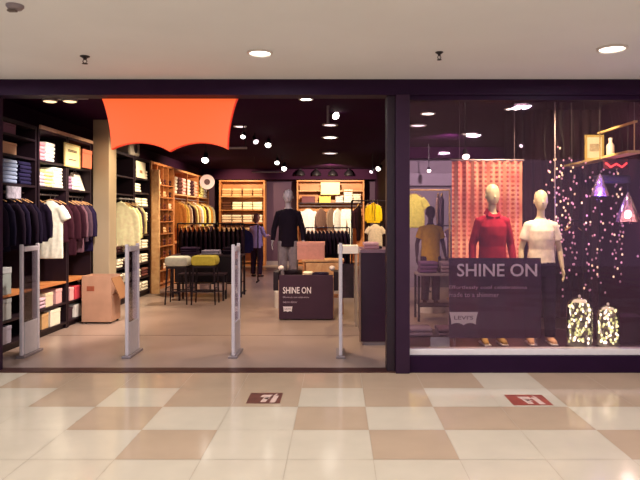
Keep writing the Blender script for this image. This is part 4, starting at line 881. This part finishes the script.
table('grey low table deep behind the shop window', (1.85, 10.3, 0), 1.1, .5, .778, M_wallg, M_black, shelf=.25)

# ---------------------------------------------------------------- shop ceiling lamps
def cdl(px, py, label, z=3.35, r=.11, lens=M_lamp):
    Y = (z-CAMH)*FPX/(217-py); X = PXw(px, Y); return downlight(label, (X, Y, z), r, None, lens)
cdl(306, 98.5, 'bright downlight just inside the shop entrance behind the beam', r=.1)
cdl(330, 137, 'downlight in the dark shop ceiling, middle of the row of three', r=.17)
cdl(330, 153, 'dim downlight in the dark shop ceiling, farthest of the row', r=.2, lens=M_lampd)
cdl(330, 124.5, 'dim downlight in the dark shop ceiling, nearest of the row', r=.14, lens=M_lampd)
cdl(418, 125, 'dim downlight at the far left of the window view', r=.16, lens=M_lampd)
cdl(460, 98.5, 'bright downlight nearest the window head', r=.1)
cdl(513, 108.5, 'warm downlight above the right of the red backdrop', r=.13)
cdl(470, 133.5, 'downlight above the left edge of the red backdrop', r=.16)
cdl(447, 151, 'faint downlight far back above the grey wall', r=.2, lens=M_lampd)
cdl(428, 113, 'tilted bright downlight left of the window', r=.12)
cdl(240, 126, 'pale downlight just right of the orange sign', r=.12, lens=M_lampd)
def tracklight(px, py, Y, label, s=1, aim=(0, -.5, -.6), lens=M_lamp):
    p = P(px, py, Y); t = thing('track_spotlight', label, 'spotlight', p); a = Vector(aim).normalized()
    MB().tube([-a*.16*s, -a*.01*s], [.04*s, .055*s], 14).build('housing', M_blk, t, smooth=True)
    MB().tube([-a*.009*s, a*.012*s], [.06*s, .05*s], 14).build('lens', lens, t, smooth=True)
    MB().tube([(-a*.1*s), Vector((-a.x*.1*s, -a.y*.1*s, 3.345-p.z))], .01, 6).build('stem', M_blk, t)
tracklight(205, 160.5, 12.0, 'bright track spotlight below the orange sign', 1.15)
tracklight(243, 137, 11, 'small track spotlight right of the orange sign, nearest of the row', .7)
tracklight(256, 142, 12, 'small dim track spotlight, second of the slanting row', .9, (.3, -.5, -.6), M_lampd)
tracklight(268, 145.5, 12.6, 'track spotlight, third of the slanting row', 1.0)
tracklight(277, 163, 16, 'track spotlight, fourth of the slanting row', 1.0)
tracklight(284, 169, 18, 'track spotlight at the far end of the slanting row', 1.3)
tracklight(378, 169, 16, 'tilted track spotlight above the yellow jacket', 1.0, (-.4, -.5, -.4))
tracklight(371, 172, 16, 'dim spotlight beside the one above the yellow jacket', .8, (-.4, -.4, -.5), M_lampd)
tracklight(336, 116, 9.8, 'tilted spotlight hanging from the pale drop rod', 1.0, (.5, -.6, -.4))
tracklight(466, 157, 8.6, 'bright bulb spotlight at the top edge of the red backdrop', .8)
tracklight(521, 146, 9.0, 'small spotlight on a wire above the white tee mannequin', .45, (-.6, -.5, -.4), M_lampd)
tracklight(429, 171, 14, 'small white spotlight in front of the grey back wall', .7)
def track(label, a, b):
    o = thing('light_track', label, 'light track', a); d = b-a
    MB().tube([(0, 0, 0), d], .02, 8, (0, 0, 1)).build('rail', M_grey, o)
    for f in (0.08, .92) if abs(d.z) < .2 else (0.0,):
        p = d*f; MB().tube([p+Vector((0, 0, .0205)), (p.x, p.y, 3.349-a.z)], .006, 6).build('suspension_rod', M_blk, o)
track('pale horizontal lighting track at the upper right of the opening', P(329, 102, 9.2), P(386, 100, 9.2))
track('pale drop rod hanging under the lighting track', P(328, 103, 9.2), P(328, 124, 9.2))
track('long lighting track below the slanting spotlights', P(252, 172, 17), P(284, 172, 17))
track('short lighting track right of the orange sign', P(228, 148, 11.3), P(247, 148, 11.3))
track('ceiling track strip above the left black bays', P(47, 99, 8.3), P(88, 98, 8.3))
for px, n in ((50, 'left'), (70, 'right')):
    t = thing('ceiling_spot', f'warm ceiling spot above the left black bays, {n} one', 'spotlight', P(px, 98, 8.3)-Vector((0, 0.0, .028)))
    MB().lathe([(.09, .03), (.1, 0), (.09, -.02)], n=18).build('housing', M_grey, t, smooth=True); MB().lathe([(.085, -.021), (.06, -.03), (.01, -.034)], n=16).build('lens', glow('spot_warm_dim', '#F0CCA0', 1.6), t, smooth=True)
